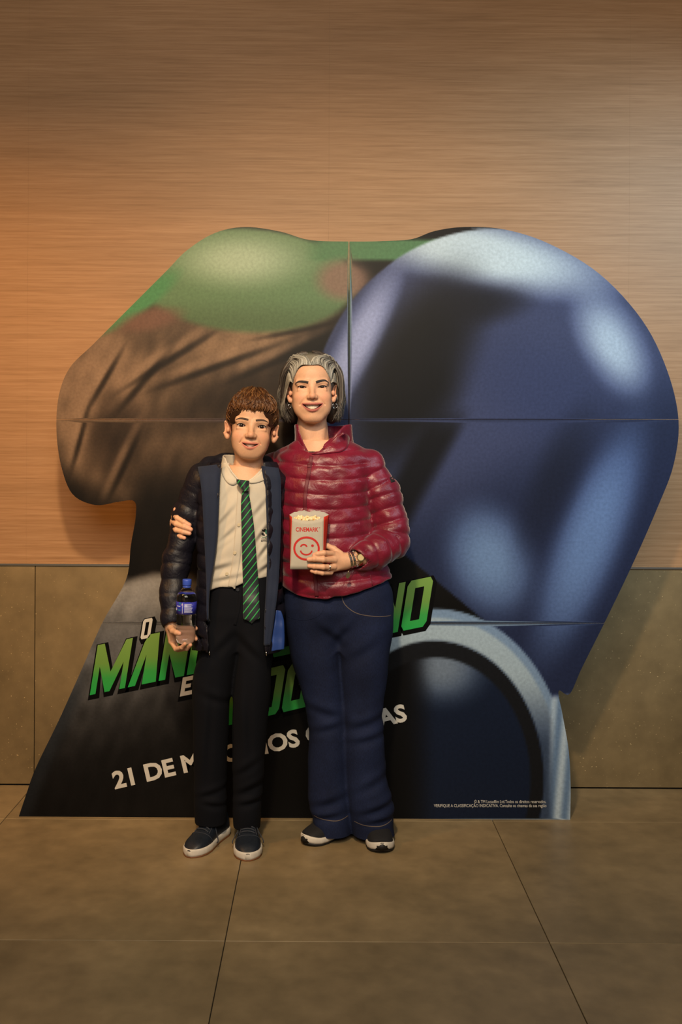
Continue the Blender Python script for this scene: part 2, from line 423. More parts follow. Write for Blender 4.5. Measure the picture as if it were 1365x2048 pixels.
SEAM, F1, F2 = 698.5, 839, 1246
def panel(x0, x1, y0, y1):
    poly = [np.array(p) for p in outline]
    g, gh = 0.9, 0.4
    for ax, v, less in ((0, x0 + g, False), (0, x1 - g, True), (1, y0 + gh, False), (1, y1 - gh, True)):
        poly = clip_poly(poly, ax, v, less)
    pl = []
    for p in poly:
        if not pl or np.linalg.norm(p - pl[-1]) > .6: pl.append(p)
    if np.linalg.norm(pl[0] - pl[-1]) < .6: pl.pop()
    poly = np.array(pl)
    step = 4.0
    gx, gy = np.meshgrid(np.arange(poly[:, 0].min() + 2, poly[:, 0].max(), step), np.arange(poly[:, 1].min() + 2, poly[:, 1].max(), step))
    gx, gy = gx.ravel(), gy.ravel(); ins = in_poly(gx, gy, poly); gx, gy = gx[ins], gy[ins]
    # drop points too close to the border
    nb = len(poly); A = poly; B = np.roll(poly, -1, 0); dmin = np.full(len(gx), 1e9)
    for i in range(nb):
        ab = B[i] - A[i]; t = np.clip(((gx - A[i, 0]) * ab[0] + (gy - A[i, 1]) * ab[1]) / (ab @ ab), 0, 1)
        dmin = np.minimum(dmin, np.hypot(gx - A[i, 0] - t * ab[0], gy - A[i, 1] - t * ab[1]))
    gx, gy = gx[dmin > 2], gy[dmin > 2]
    pts = [Vector(p) for p in poly] + [Vector(p) for p in zip(gx, gy)]
    v, e, f, *_ = delaunay_2d_cdt(pts, [], [list(range(nb))], 1, 1e-4)
    v = np.array([tuple(q) for q in v]); F = [tuple(q) for q in f]
    c, s_ = math.cos(ROLL), math.sin(ROLL)
    dx, dy = v[:, 0] - VX, v[:, 1] - VY
    X = (dx * c + dy * s_) * SD / FPX; Z = CAMH - (-dx * s_ + dy * c) * SD / FPX
    n = len(v)
    V = np.concatenate([np.stack([X, np.zeros(n), Z], 1), np.stack([X, np.full(n, .011), Z], 1)])
    faces = []
    for q in F:
        ax, az = X[list(q)], Z[list(q)]
        ar = (ax[1] - ax[0]) * (az[2] - az[0]) - (ax[2] - ax[0]) * (az[1] - az[0])
        q = q if ar > 0 else q[::-1]          # front faces look towards -Y
        faces.append(q)
    nf = len(faces)
    faces += [tuple(i + n for i in q[::-1]) for q in faces[:nf]]
    cnt = {}
    for q in faces[:nf]:
        for i in range(len(q)):
            a, d = q[i], q[(i + 1) % len(q)]; cnt[(a, d)] = 1
    rim = [(a, d) for (a, d) in cnt if (d, a) not in cnt]
    faces += [(d, a, a + n, d + n) for a, d in rim]
    col = srgb_np(art(v[:, 0], v[:, 1]))
    o = mesh_obj('printed_panel', V, faces, M['print'], standee, False, np.concatenate([col, np.full((n, 3), .3)]))
    o.data.materials.append(M['board']); mi = np.zeros(len(faces), np.int32); mi[nf:] = 1
    o.data.polygons.foreach_set('material_index', mi)
    return o
for y0, y1 in ((400, F1), (F1, F2), (F2, 1700)):
    panel(0, SEAM, y0, y1); panel(SEAM, 1400, y0, y1)
# easel struts and tape behind the boards
def strut(px, py):
    x, z = sp(px, py)
    bm = bmesh.new()
    vs = [bm.verts.new(p) for p in ((x - .10, .0115, z), (x + .10, .0115, z), (x + .10, .0115, 0.0), (x - .10, .0115, 0.0), (x + .0, .23, 0.0), (x, .06, z - .05))]
    bm.free()
    V = [(x - .006, .0112, z), (x - .006, .0112, 0), (x - .006, .22, 0), (x - .006, .16, .25), (x - .006, .03, z)]
    V += [(a + .012, b_, c_) for a, b_, c_ in V]
    F = [(0, 1, 2, 3, 4), (9, 8, 7, 6, 5)] + [(i, i + 5, (i + 1) % 5 + 5, (i + 1) % 5) for i in range(5)]
    mesh_obj('easel_strut', V, F, M['kraft'], standee, False)
strut(420, 900); strut(960, 900)

# title lettering -------------------------------------------------
GLY = {  # angular condensed capitals, unit box 0..1 x 0..1; lists of polygons (outer loops, drawn as quads/strips)
 'M': [[(0, 0), (.16, 0), (.16, .55), (.42, .0), (.56, .0), (.84, .55), (.84, 0), (1, 0), (1, 1), (.82, 1), (.5, .40), (.20, 1), (0, 1)]],
 'A': [[(0, 0), (.26, 0), (.50, .60), (.50, .0), (1, 0), (.86, 1), (.50, 1), (.36, .86)]],
 'N': [[(0, 0), (.26, 0), (.26, .52), (.66, 0), (1, 0), (1, 1), (.74, 1), (.74, .50), (.34, 1), (0, 1)]],
 'D': [[(0, 0), (.7, 0), (1, .2), (1, .8), (.7, 1), (0, 1)], [(.3, .2), (.62, .2), (.7, .28), (.7, .72), (.62, .8), (.3, .8)]],
 'L': [[(0, 0), (1, 0), (.94, .22), (.34, .22), (.34, 1), (0, 1)]],
 'O': [[(.12, 0), (.88, 0), (1, .1), (1, .9), (.88, 1), (.12, 1), (0, .9), (0, .1)], [(.32, .17), (.68, .17), (.68, .83), (.32, .83)]],
 'R': [[(0, 0), (.3, 0), (.3, .34), (.42, .34), (.66, 0), (1, 0), (.74, .38), (1, .5), (1, .88), (.86, 1), (0, 1)], [(.3, .54), (.66, .54), (.66, .8), (.3, .8)]],
 'I': [[(0, 0), (1, 0), (1, 1), (0, 1)]],
 'G': [[(.1, 0), (1, 0), (1, .42), (.76, .64), (.55, .5), (.68, .5), (.68, .2), (.33, .2), (.33, .72), (.5, 1), (.16, 1), (0, .86), (0, .1)]],
 'U': [[(.12, 0), (.88, 0), (1, .1), (1, 1), (.68, 1), (.68, .17), (.32, .17), (.32, 1), (0, 1), (0, .1)]],
 'E': [[(0, 0), (1, 0), (.95, .22), (.34, .22), (.34, .4), (.8, .4), (.78, .6), (.34, .6), (.34, .78), (.95, .78), (1, 1), (0, 1)]],
}
WID = {'M': 1.25, 'I': .42, 'A': 1.0, 'E': .85, 'L': .8}

def glyph_geo(ch, f, depth0, depth1, grow=0.0):
    """f maps unit glyph coords to photo px; returns solid between two depths in front of the board"""
    loops = GLY[ch] if not grow else GLY[ch][:1]
    pts, loopidx = [], []
    for li, lp in enumerate(loops):
        lp = [np.array(p, float) for p in lp]
        idx = []
        for p in lp: idx.append(len(pts)); pts.append(Vector(f(*p)))
        loopidx.append(idx)
    if grow:
        q = [p.copy() for p in pts]
        for li, idx in enumerate(loopidx):
            n = len(idx)
            ar = sum(pts[idx[i]].x * pts[idx[(i + 1) % n]].y - pts[idx[(i + 1) % n]].x * pts[idx[i]].y for i in range(n))
            sg = (1 if ar > 0 else -1) * (1 if li == 0 else -1)
            for i in range(n):
                a, p, c = pts[idx[i - 1]], pts[idx[i]], pts[idx[(i + 1) % n]]
                d1 = (p - a).normalized(); d2 = (c - p).normalized()
                n1 = Vector((d1.y, -d1.x)); n2 = Vector((d2.y, -d2.x)); nn = (n1 + n2)
                nn = nn.normalized() / max(.5, nn.normalized().dot(n1)) if nn.length > 1e-3 else n1
                q[idx[i]] = p + nn * grow * sg
        pts = q
    edges = [(idx[i], idx[(i + 1) % len(idx)]) for idx in loopidx for i in range(len(idx))]
    v, e, fcs, *_ = delaunay_2d_cdt(pts, edges, [], 0, 1e-5)
    # keep triangles inside
    v = [np.array(tuple(x)) for x in v]
    polys = [np.array([tuple(pts[i]) for i in idx]) for idx in loopidx]
    keepf = []
    for t in fcs:
        cx = np.mean([v[i] for i in t], 0)
        k = in_poly(np.array([cx[0]]), np.array([cx[1]]), polys[0])[0]
        for hp in polys[1:]: k = k and not in_poly(np.array([cx[0]]), np.array([cx[1]]), hp)[0]
        if k:
            a, b_, c_ = [v[i] for i in t][:3]
            ar = (b_[0] - a[0]) * (c_[1] - a[1]) - (c_[0] - a[0]) * (b_[1] - a[1])
            keepf.append(tuple(t) if ar < 0 else tuple(t)[::-1])
    n = len(v); V = []
    for dd in (depth1, depth0):
        for p in v:
            x, z = sp(*p); V.append((x, -dd, z))
    F = list(keepf); F += [tuple(i + n for i in t[::-1]) for t in keepf]
    ed = {(t[i], t[(i + 1) % len(t)]) for t in keepf for i in range(len(t))}
    F += [(d, a, a + n, d + n) for a, d in ed if (d, a) not in ed]
    return V, F

def title_mat():
    m, nt, b = new_mat('green_title_print')
    tc = N(nt, 'ShaderNodeTexCoord'); sx = N(nt, 'ShaderNodeSeparateXYZ'); nt.links.new(tc.outputs['Generated'], sx.inputs[0])
    rp = ramp(nt, [(0.0, srgb(22, 150, 64)), (0.30, srgb(46, 144, 60)), (0.55, srgb(98, 138, 58)), (1.0, srgb(112, 146, 66))])
    nt.links.new(sx.outputs[2], rp.inputs['Fac']); nt.links.new(rp.outputs['Color'], b.inputs['Base Color'])
    b.inputs['Roughness'].default_value = .4; return m
M['title'] = title_mat()
M['black_print'] = plain('black_print', srgb(5, 4, 4), .6, spec=.08)
M['white_print'] = plain('offwhite_print', srgb(196, 192, 184), .5)

def title(word, x0, y0, x1, y1, height, slant, mat, gap=.10, wscale=1.0):
    """baseline from (x0,y0) to (x1,y1) px; each letter a part with a black backing"""
    ws = [WID.get(c, .9) for c in word]; tot = sum(ws) + gap * (len(word) - 1)
    L = math.hypot(x1 - x0, y1 - y0); ux, uy = (x1 - x0) / L, (y1 - y0) / L
    pos = 0
    for ch, w_ in zip(word, ws):
        a0, a1 = pos / tot * L, (pos + w_) / tot * L
        def f(u, v, a0=a0, a1=a1):
            a = a0 + (a1 - a0) * u
            return (x0 + ux * a + slant * v * height, y0 + uy * a - v * height)
        fb = lambda u, v: (f(u, v)[0] + 2.5, f(u, v)[1] + 3.5)
        l = Geo().add(glyph_geo(ch, f, 0.0012, 0.0022)).obj('title_letter', mat, standee, False)
        bk = Geo().add(glyph_geo(ch, fb, 0.0003, 0.0011, 5.5)).obj('letter_outline', M['black_print'], standee, False)
        keep_local(bk, l)
        pos += w_ + gap
def keep_local(ch, par):
    ch.parent = par
title('MANDALORIANO', 180, 1390, 852, 1252, 100, .16, M['title'])
title('GROGU', 396, 1465, 668, 1400, 98, .16, M['title'])
title('O', 281, 1279, 300, 1275, 40, .16, M['white_print'])
title('E', 360, 1393, 384, 1388, 38, .16, M['white_print'])

def text_mesh(body, size, offset=0.0, extrude=0.0004, align='LEFT', space=1.0):
    cu = bpy.data.curves.new('text', 'FONT'); cu.body = body; cu.size = size; cu.offset = offset; cu.extrude = extrude
    cu.align_x = align; cu.space_character = space; cu.resolution_u = 3
    o = bpy.data.objects.new('text', cu); COL.objects.link(o)
    dg = bpy.context.evaluated_depsgraph_get(); me = bpy.data.meshes.new_from_object(o.evaluated_get(dg))
    bpy.data.objects.remove(o); bpy.data.curves.remove(cu)
    return me
def text_obj(name, me, mat, parent, mat4):
    me.transform(mat4); me.materials.clear(); me.materials.append(mat)
    me.name = name
    o = bpy.data.objects.new(name, me); COL.objects.link(o); o.parent = parent
    return o
def text_width(me):
    xs = [v.co.x for v in me.vertices]; return min(xs), max(xs)

def standee_text(name, body, xa, ya, xb, yb, cap_px, offset, mat):
    cap = cap_px * SD / FPX
    me = text_mesh(body, cap / 0.70, offset, .0003)
    lo, hi = text_width(me); ax, az = sp(xa, ya); bx, bz = sp(xb, yb)
    L = math.hypot(bx - ax, bz - az); ang = math.atan2(bz - az, bx - ax)
    mt = Matrix.Translation((ax, -.0009, az)) @ Matrix.Rotation(-ang, 4, 'Y') @ Matrix.Rotation(R(90), 4, 'X') @ Matrix.Diagonal((L / (hi - lo), 1, 1, 1)) @ Matrix.Translation((-lo, 0, 0))
    return text_obj(name, me, mat, standee, mt)
standee_text('release_date_lettering', '21 DE MAIO NOS CINEMAS', 230, 1577, 816, 1440, 33, .0030, M['white_print'])
standee_text('small_print_lettering', '\u00a9 & TM Lucasfilm Ltd.Todos os direitos reservados.', 949, 1606, 1093, 1606, 6.2, .00002, M['white_print'])
standee_text('small_print_lettering', 'VERIFIQUE A CLASSIFICA\u00c7\u00c3O INDICATIVA. Consulte os cinemas da sua regi\u00e3o', 868.5, 1614, 1093.5, 1614, 6.2, .00002, M['white_print'])

# ------------------------------------------------------------------ implicit-surface modelling kit
class Field:
    def __init__(s, lo, hi, h):
        s.h = h; s.lo = np.array(lo, float); n = np.ceil((np.array(hi, float) - s.lo) / h).astype(int) + 1
        s.ax = [(s.lo[i] + h * np.arange(n[i])).astype(np.float32) for i in range(3)]
        s.f = np.full(n, 0.5, np.float32)
    def win(s, lo, hi):
        sl = []
        for i in range(3):
            a = int(np.searchsorted(s.ax[i], lo[i])); b = int(np.searchsorted(s.ax[i], hi[i]))
            sl.append(slice(max(a - 1, 0), min(b + 1, len(s.ax[i]))))
        return tuple(sl)
    def _grid(s, sl):
        return s.ax[0][sl[0]][:, None, None], s.ax[1][sl[1]][None, :, None], s.ax[2][sl[2]][None, None, :]
    def add(s, prim, k=0.0):
        fn, lo, hi = prim; m = k + 3 * s.h
        sl = s.win(np.array(lo) - m, np.array(hi) + m); f = s.f[sl]
        if f.size == 0: return s
        d = fn(*s._grid(sl))
        if k > 0:
            hh = np.clip(.5 + .5 * (f - d) / k, 0, 1); s.f[sl] = f + (d - f) * hh - k * hh * (1 - hh)
        else: s.f[sl] = np.minimum(f, d)
        return s
    def cut(s, prim, k=0.0):
        fn, lo, hi = prim; m = k + 3 * s.h
        sl = s.win(np.array(lo) - m, np.array(hi) + m); f = s.f[sl]
        if f.size == 0: return s
        d = -fn(*s._grid(sl))
        if k > 0:
            hh = np.clip(.5 - .5 * (f - d) / k, 0, 1); s.f[sl] = f + (d - f) * hh + k * hh * (1 - hh)
        else: s.f[sl] = np.maximum(f, d)
        return s
    def warp(s, fn):
        s.f += fn(*s._grid((slice(None),) * 3)).astype(np.float32); return s
    def mesh(s, smooth=1):
        f = s.f; ins = f < 0
        n = f.shape
        c = np.zeros((n[0] - 1, n[1] - 1, n[2] - 1), np.int8)
        offs = [(i, j, k) for i in (0, 1) for j in (0, 1) for k in (0, 1)]
        for i, j, k in offs: c += ins[i:n[0] - 1 + i, j:n[1] - 1 + j, k:n[2] - 1 + k]
        I, J, K = np.nonzero((c > 0) & (c < 8))
        idx = np.full(c.shape, -1, np.int32); idx[I, J, K] = np.arange(len(I))
        val = [f[I + i, J + j, K + k] for i, j, k in offs]
        acc = np.zeros((len(I), 3)); cnt = np.zeros(len(I))
        for a in range(8):
            for b_ in range(a + 1, 8):
                oa, ob = np.array(offs[a]), np.array(offs[b_])
                if np.abs(oa - ob).sum() != 1: continue
                mk = (val[a] < 0) != (val[b_] < 0)
                t = np.where(mk, val[a] / np.where(mk, val[a] - val[b_], 1), 0)
                acc += np.where(mk[:, None], oa[None] + t[:, None] * (ob - oa)[None], 0); cnt += mk
        V = s.lo[None] + s.h * (np.stack([I, J, K], 1) + acc / cnt[:, None])
        Q = []
        for axis in range(3):
            a1, a2 = [(1, 2), (2, 0), (0, 1)][axis]
            sl0 = [slice(None)] * 3; sl1 = [slice(None)] * 3
            sl0[axis] = slice(0, -1); sl1[axis] = slice(1, None)
            A, B = ins[tuple(sl0)], ins[tuple(sl1)]
            E = np.array(np.nonzero(A != B))
            ok = (E[a1] > 0) & (E[a2] > 0) & (E[a1] < n[a1] - 1) & (E[a2] < n[a2] - 1); E = E[:, ok]
            lowin = A[tuple(E)]
            q = []
            for d1, d2 in ((-1, -1), (0, -1), (0, 0), (-1, 0)):
                e = E.copy(); e[a1] += d1; e[a2] += d2; q.append(idx[tuple(e)])
            q = np.stack(q, 1); q[~lowin] = q[~lowin][:, ::-1]; Q.append(q)
        Q = np.concatenate(Q); Q = Q[(Q >= 0).all(1)]
        for _ in range(smooth):
            for lam in (.5, -.52):
                A = np.zeros_like(V); C = np.zeros(len(V))
                for e in range(4):
                    a, b_ = Q[:, e], Q[:, (e + 1) % 4]
                    for x in range(3): A[:, x] += np.bincount(a, V[b_, x], len(V)) + np.bincount(b_, V[a, x], len(V))
                    C += np.bincount(a, None, len(V)) + np.bincount(b_, None, len(V))
                V = V + lam * (A / np.maximum(C, 1)[:, None] - V)
        return V, Q
    def front(s, x, z, off=0.0, start=0):
        """first surface met from the camera side at (x, z)"""
        fx = np.clip((x - s.lo[0]) / s.h, 0, s.f.shape[0] - 1.001); fz = np.clip((z - s.lo[2]) / s.h, 0, s.f.shape[2] - 1.001)
        i, k = int(fx), int(fz); u, w_ = fx - i, fz - k
        col = (s.f[i, :, k] * (1 - u) + s.f[i + 1, :, k] * u) * (1 - w_) + (s.f[i, :, k + 1] * (1 - u) + s.f[i + 1, :, k + 1] * u) * w_
        neg = np.nonzero(col < 0)[0]
        if len(neg) == 0:
            j = float(np.argmin(col))
        else:
            j = neg[0]; j = j - col[j] / (col[j] - col[j - 1]) if j > 0 else 0.0
        return s.lo[1] + s.h * j - off

def vec(p): return np.array(tuple(p), float)

def rcone(a, b_, ra, rb):
    a, b_ = vec(a), vec(b_); ab = b_ - a; L2 = max(ab @ ab, 1e-12)
    def fn(X, Y, Z):
        x, y, z = X - a[0], Y - a[1], Z - a[2]
        t = np.clip((x * ab[0] + y * ab[1] + z * ab[2]) / L2, 0, 1)
        return np.sqrt((x - t * ab[0]) ** 2 + (y - t * ab[1]) ** 2 + (z - t * ab[2]) ** 2) - (ra + (rb - ra) * t)
    r = max(ra, rb)
    return fn, np.minimum(a, b_) - r, np.maximum(a, b_) + r

def ell(c, r, rot=None):
    c, r = vec(c), vec(r); Rm = None if rot is None else np.array(Euler(rot).to_matrix()).T
    def fn(X, Y, Z):
        x, y, z = X - c[0], Y - c[1], Z - c[2]
        if Rm is not None:
            x, y, z = (Rm[0, 0] * x + Rm[0, 1] * y + Rm[0, 2] * z, Rm[1, 0] * x + Rm[1, 1] * y + Rm[1, 2] * z, Rm[2, 0] * x + Rm[2, 1] * y + Rm[2, 2] * z)
        k0 = np.sqrt((x / r[0]) ** 2 + (y / r[1]) ** 2 + (z / r[2]) ** 2)
        k1 = np.sqrt((x / r[0] ** 2) ** 2 + (y / r[1] ** 2) ** 2 + (z / r[2] ** 2) ** 2) + 1e-9
        return k0 * (k0 - 1) / k1
    m = r if rot is None else np.full(3, r.max())
    return fn, c - m, c + m

def rbox(c, half, rad, rot=None):
    c, half = vec(c), vec(half); Rm = None if rot is None else np.array(Euler(rot).to_matrix()).T
    def fn(X, Y, Z):
        x, y, z = X - c[0], Y - c[1], Z - c[2]
        if Rm is not None:
            x, y, z = (Rm[0, 0] * x + Rm[0, 1] * y + Rm[0, 2] * z, Rm[1, 0] * x + Rm[1, 1] * y + Rm[1, 2] * z, Rm[2, 0] * x + Rm[2, 1] * y + Rm[2, 2] * z)
        qx, qy, qz = np.abs(x) - half[0] + rad, np.abs(y) - half[1] + rad, np.abs(z) - half[2] + rad
        return np.sqrt(np.maximum(qx, 0) ** 2 + np.maximum(qy, 0) ** 2 + np.maximum(qz, 0) ** 2) + np.minimum(np.maximum(qx, np.maximum(qy, qz)), 0) - rad
    m = half if rot is None else np.full(3, np.linalg.norm(half))
    return fn, c - m, c + m

def bulge(t, pitch, A, ph=0.0, p=3.0):
    fr = (t / pitch + ph) % 1.0
    return A * (1 - np.abs(2 * fr - 1) ** p)

def tube(pts, rads, pitch=0, A=0.0, ph=0.0, k=0.0, wr=None):
    """tapering limb along a polyline, optionally quilted along its length"""
    pts = [vec(p) for p in pts]; L = [0]
    for a, b_ in zip(pts, pts[1:]): L.append(L[-1] + np.linalg.norm(b_ - a))
    def fn(X, Y, Z):
        best = None; bt = None
        for i in range(len(pts) - 1):
            a, ab = pts[i], pts[i + 1] - pts[i]; L2 = ab @ ab
            x, y, z = X - a[0], Y - a[1], Z - a[2]
            t = np.clip((x * ab[0] + y * ab[1] + z * ab[2]) / L2, 0, 1)
            d = np.sqrt((x - t * ab[0]) ** 2 + (y - t * ab[1]) ** 2 + (z - t * ab[2]) ** 2) - (rads[i] + (rads[i + 1] - rads[i]) * t)
            T = L[i] + t * (L[i + 1] - L[i])
            if best is None: best, bt = d, T
            else:
                m = d < best; bt = np.where(m, T, bt)
                if k > 0:
                    hh = np.clip(.5 + .5 * (best - d) / k, 0, 1); best = best + (d - best) * hh - k * hh * (1 - hh)
                else: best = np.where(m, d, best)
        if A: best = best - bulge(bt, pitch, A, ph)
        return best
    m = max(rads) + A
    return fn, np.min(pts, 0) - m, np.max(pts, 0) + m

def loft(sec, pitch=0, A=0.0, ph=0.0, p=2.3, tilt=None, zcap=True, off=0.0):
    """sec: rows (z, cx, cy, rx, ry); elliptical tower along z"""
    s_ = np.array(sorted(sec), float); z0, z1 = s_[0, 0], s_[-1, 0]
    zi = np.linspace(z0, z1, 120)
    def smooth_interp(col):
        v = np.interp(zi, s_[:, 0], s_[:, col]); kk = np.ones(9) / 9
        return np.convolve(np.pad(v, 4, mode='edge'), kk, 'valid')
    tab = [smooth_interp(c) for c in range(1, 5)]
    def fn(X, Y, Z):
        cx, cy, rx, ry = [np.interp(Z, zi, t) for t in tab]
        rx, ry = rx + off, ry + off
        u, v = np.abs(X - cx) / rx, np.abs(Y - cy) / ry
        q = (u ** p + v ** p) ** (1 / p) + 1e-6
        d = (q - 1) * np.minimum(rx, ry) * (.5 + .5 * 1.0)
        if A:
            zz = Z + (tilt(X, Y) if tilt else 0)
            d = d - bulge(zz, pitch, A, ph)
        if zcap: d = np.maximum(d, np.maximum(Z - z1, z0 - Z))
        return d
    mx = max(s_[:, 3].max(), s_[:, 4].max()) + A + off
    lo = np.array([(s_[:, 1] - s_[:, 3]).min() - A - off, (s_[:, 2] - s_[:, 4]).min() - A - off, z0]); hi = np.array([(s_[:, 1] + s_[:, 3]).max() + A + off, (s_[:, 2] + s_[:, 4]).max() + A + off, z1])
    return fn, lo, hi

def func(fn, lo, hi): return fn, np.array(lo, float), np.array(hi, float)

def px_loft(rows, dmid, **kw):
    """rows: (py, xleft_px, xright_px, half_depth_m[, depth_offset])"""
    sec = []
    for r in rows:
        d = dmid + (r[4] if len(r) > 4 else 0)
        a, b_ = P(r[1], r[0], d), P(r[2], r[0], d)
        sec.append(((a.z + b_.z) / 2, (a.x + b_.x) / 2, d, (b_.x - a.x) / 2, r[3]))
    return loft(sec, **kw)

def sines(seed, n, fmin, fmax, amp, dirs=None):
    rg = np.random.RandomState(seed); W = []
    for _ in range(n):
        v = rg.normal(size=3) if dirs is None else np.array(dirs[rg.randint(len(dirs))]) + rg.normal(size=3) * .25
        v = v / np.linalg.norm(v) * rg.uniform(fmin, fmax) * 2 * math.pi
        W.append((v, rg.uniform(0, 6.28), amp / math.sqrt(n) * rg.uniform(.6, 1.4)))
    def fn(X, Y, Z): return sum(a * np.sin(v[0] * X + v[1] * Y + v[2] * Z + p_) for v, p_, a in W)
    return fn

def strip(F, pts, width, thick, n=10, off=0.0):
    """ribbon laid on the front of field F; pts are (x, z) world/local"""
    c = catmull(pts, n); V, Fc = [], []
    width = width if hasattr(width, '__len__') else [width] * 2
    m = len(c)
    for i in range(m):
        t = c[min(i + 1, m - 1)] - c[max(i - 1, 0)]; t = t / (np.linalg.norm(t) + 1e-9); nn = np.array([-t[1], t[0]])
        wd = np.interp(i / (m - 1), np.linspace(0, 1, len(width)), width) / 2
        row = []
        for s_ in (-1, -.5, 0, .5, 1):
            q = c[i] + nn * wd * s_; row.append((q, F.front(q[0], q[1], off)))
        for q, y in row: V.append((q[0], y - thick, q[1]))
        for q, y in row: V.append((q[0], y + thick, q[1]))
    for i in range(m - 1):
        a, b_ = i * 10, (i + 1) * 10
        for j in range(4):
            Fc.append((a + j, a + j + 1, b_ + j + 1, b_ + j)); Fc.append((a + 5 + j, b_ + 5 + j, b_ + 6 + j, a + 6 + j))
        Fc.append((a, b_, b_ + 5, a + 5)); Fc.append((a + 4, a + 9, b_ + 9, b_ + 4))
    e = (m - 1) * 10
    Fc.append((0, 5, 6, 7, 8, 9, 4, 3, 2, 1)); Fc.append((e, e + 1, e + 2, e + 3, e + 4, e + 9, e + 8, e + 7, e + 6, e + 5))
    return V, Fc

def fix_normals(o):
    bm = bmesh.new(); bm.from_mesh(o.data); bmesh.ops.recalc_face_normals(bm, faces=bm.faces); bm.to_mesh(o.data); bm.free(); return o

# ------------------------------------------------------------------ heads
def gauss(V, c, r):
    c, r = np.array(c), np.array(r)
    return np.exp(-(((V - c) / r) ** 2).sum(1))

def make_head(q):
    """q: proportions. Returns field, local verts, faces, colours"""
    h = q.get('h', .0017)
    F = Field((-.135, -.122, -.30), (.135, .13, .135), h)
    cz, jw = q['chin'], q['jaw']
    F.add(ell((0, .018, .034), (q['skull'], .092, .086)))
    F.add(ell((0, -.020, .040), (.062, .060, .052)), .02)
    F.add(ell((0, -.022, -.032), (q['cheek'], .062, .075)), .02)
    F.add(rcone((0, -.025, cz * .58), (0, -.058, cz + q['chinr']), .044, q['chinr']), .02)
    for s in (-1, 1):
        F.add(rcone((s * jw, .002, cz * .46), (s * .020, -.052, cz + .020), .017, .018), .022)
        F.add(ell((s * .040, -.058, q['cheekz']), q['cheekr']), .018)
        F.add(ell((s * q['fillx'], -.046, cz * .56), (.024, .024, .026)), .025)
        F.add(rcone((s * .014, -.074, .015), (s * .048, -.061, .017), .010, .008), .014)
        F.cut(ell((s * q['ex'], -.103, .000), (.019, .030, .012)), .014)
    # eyelids
    ey = -.0600
    for s in (-1, 1):
        F.add(ell((s * q['ex'], ey, 0), (.0140, .0135, .0128)), .006)
        F.add(rcone((s * (q['ex'] - .011), ey - .0105, -.0105), (s * (q['ex'] + .012), ey - .009, -.0095), .0035, .003), .008)
        hh, ww, x0 = q['eyeh'], q['eyew'], s * q['ex']
        def alm(X, Y, Z, x0=x0, hh=hh, ww=ww, s=s):
            xx = (X - x0) / ww; zc = q['eyetilt'] * s * (X - x0)
            up = hh * 1.15 * (1 - np.abs(xx) ** 2.2); lo = hh * .85 * (1 - np.abs(xx) ** 2)
            return np.maximum(np.maximum(Z - zc - up, zc - lo - Z), Y - (ey + .003))
        F.cut(func(alm, (x0 - ww, ey - .02, -.01), (x0 + ww, ey + .003, .01)), .0008)
    # nose
    nz = q['nosez']
    F.add(rcone((0, -.074, .006), (0, -.095, nz + .003), .0062, .0088), .012)
    F.add(ell((0, -.0965, nz), (.0108, .0110, .0098)), .008)
    for s in (-1, 1):
        F.add(ell((s * .0122, -.087, nz - .003), (.0078, .011, .0074)), .007)
        F.cut(ell((s * .0062, -.0935, nz - .0100), (.0040, .0055, .0026)), .002)
        F.cut(rcone((s * .021, -.089, nz - .002), (s * (q['mw'] + .006), -.074, q['mz'] + .001), .0032, .0025), q['nasok'])
    # mouth
    mw, mz, hup, hlo, yb = q['mw'], q['mz'], q['hup'], q['hlo'], q['my']
    def yl(u): return yb + .021 * u * u
    F.add(ell((0, yb + .014, mz - .004), (mw * .95, .016, .024)), .014)
    us = np.linspace(-1, 1, 11)
    zA = lambda u: mz + q['smile'] * u * u * .35
    zT = lambda u: zA(u) + q['ulip'] * (1 - u * u * .8)                         # centre of the upper lip
    zB = lambda u: mz - hlo * (1 - u * u)
    zL = lambda u: zB(u) + q['smile'] * u * u * .35 - q['llip'] * (1 - u * u * .85)
    up = [(u * mw, yl(u) - .0012, zT(u)) for u in us]; lo = [(u * mw, yl(u) - .0010, zL(u)) for u in us]
    F.add(tube(up, [q['ulip'] * (1.0 - .55 * u * u) + .0006 for u in us], k=.002), .004)
    F.add(tube(lo, [q['llip'] * (1.05 - .6 * u * u) + .0006 for u in us], k=.002), .004)
    def ap(X, Y, Z):
        u = X / mw
        return np.maximum(np.maximum(Z - (mz + q['smile'] * u * u * .35), (mz - hlo * (1 - u * u) + q['smile'] * u * u * .35) - Z), np.maximum(np.abs(X) - mw * .97, Y - (yl(u) + .018)))
    F.cut(func(ap, (-mw, -.12, mz - hlo - .004), (mw, yb + .04, mz + .008)), .0012)
    # ears
    for s in (-1, 1):
        ex = q['earx']
        F.add(ell((s * ex, .016, -.014), (.0085, .019, .031), (0, R(8) * s, R(q['earflare']) * s)), .004)
        F.add(ell((s * (ex - .003), .008, -.040), (.008, .009, .010)), .005)
        F.cut(ell((s * (ex + .009), .008, -.008), (.0085, .011, .018), (0, 0, R(q['earflare']) * s)), .004)
        F.cut(ell((s * (ex + .002), -.002, -.014), (.006, .008, .009)), .004)
        F.add(ell((s * (ex - .004), -.004, -.016), (.006, .005, .009)), .004)
    # neck and upper chest
    nk = q['neck']
    F.add(tube([(0, .020, -.06), (0, .030, -.14), (q['nx'], .038, -.20)], [nk - .004, nk, nk + .006], k=.02), .022)
    F.add(ell((q['nx'], .045, -.265), (.125, .062, .060)), .04)
    for s in (-1, 1):
        F.add(rcone((s * .040, -.002, -.07), (q['nx'] + s * .014, -.012, -.205), .009, .010), .022)
    V, Q = F.mesh(1)
    base = np.array(q['skin']); C = np.tile(base, (len(V), 1)).astype(float)
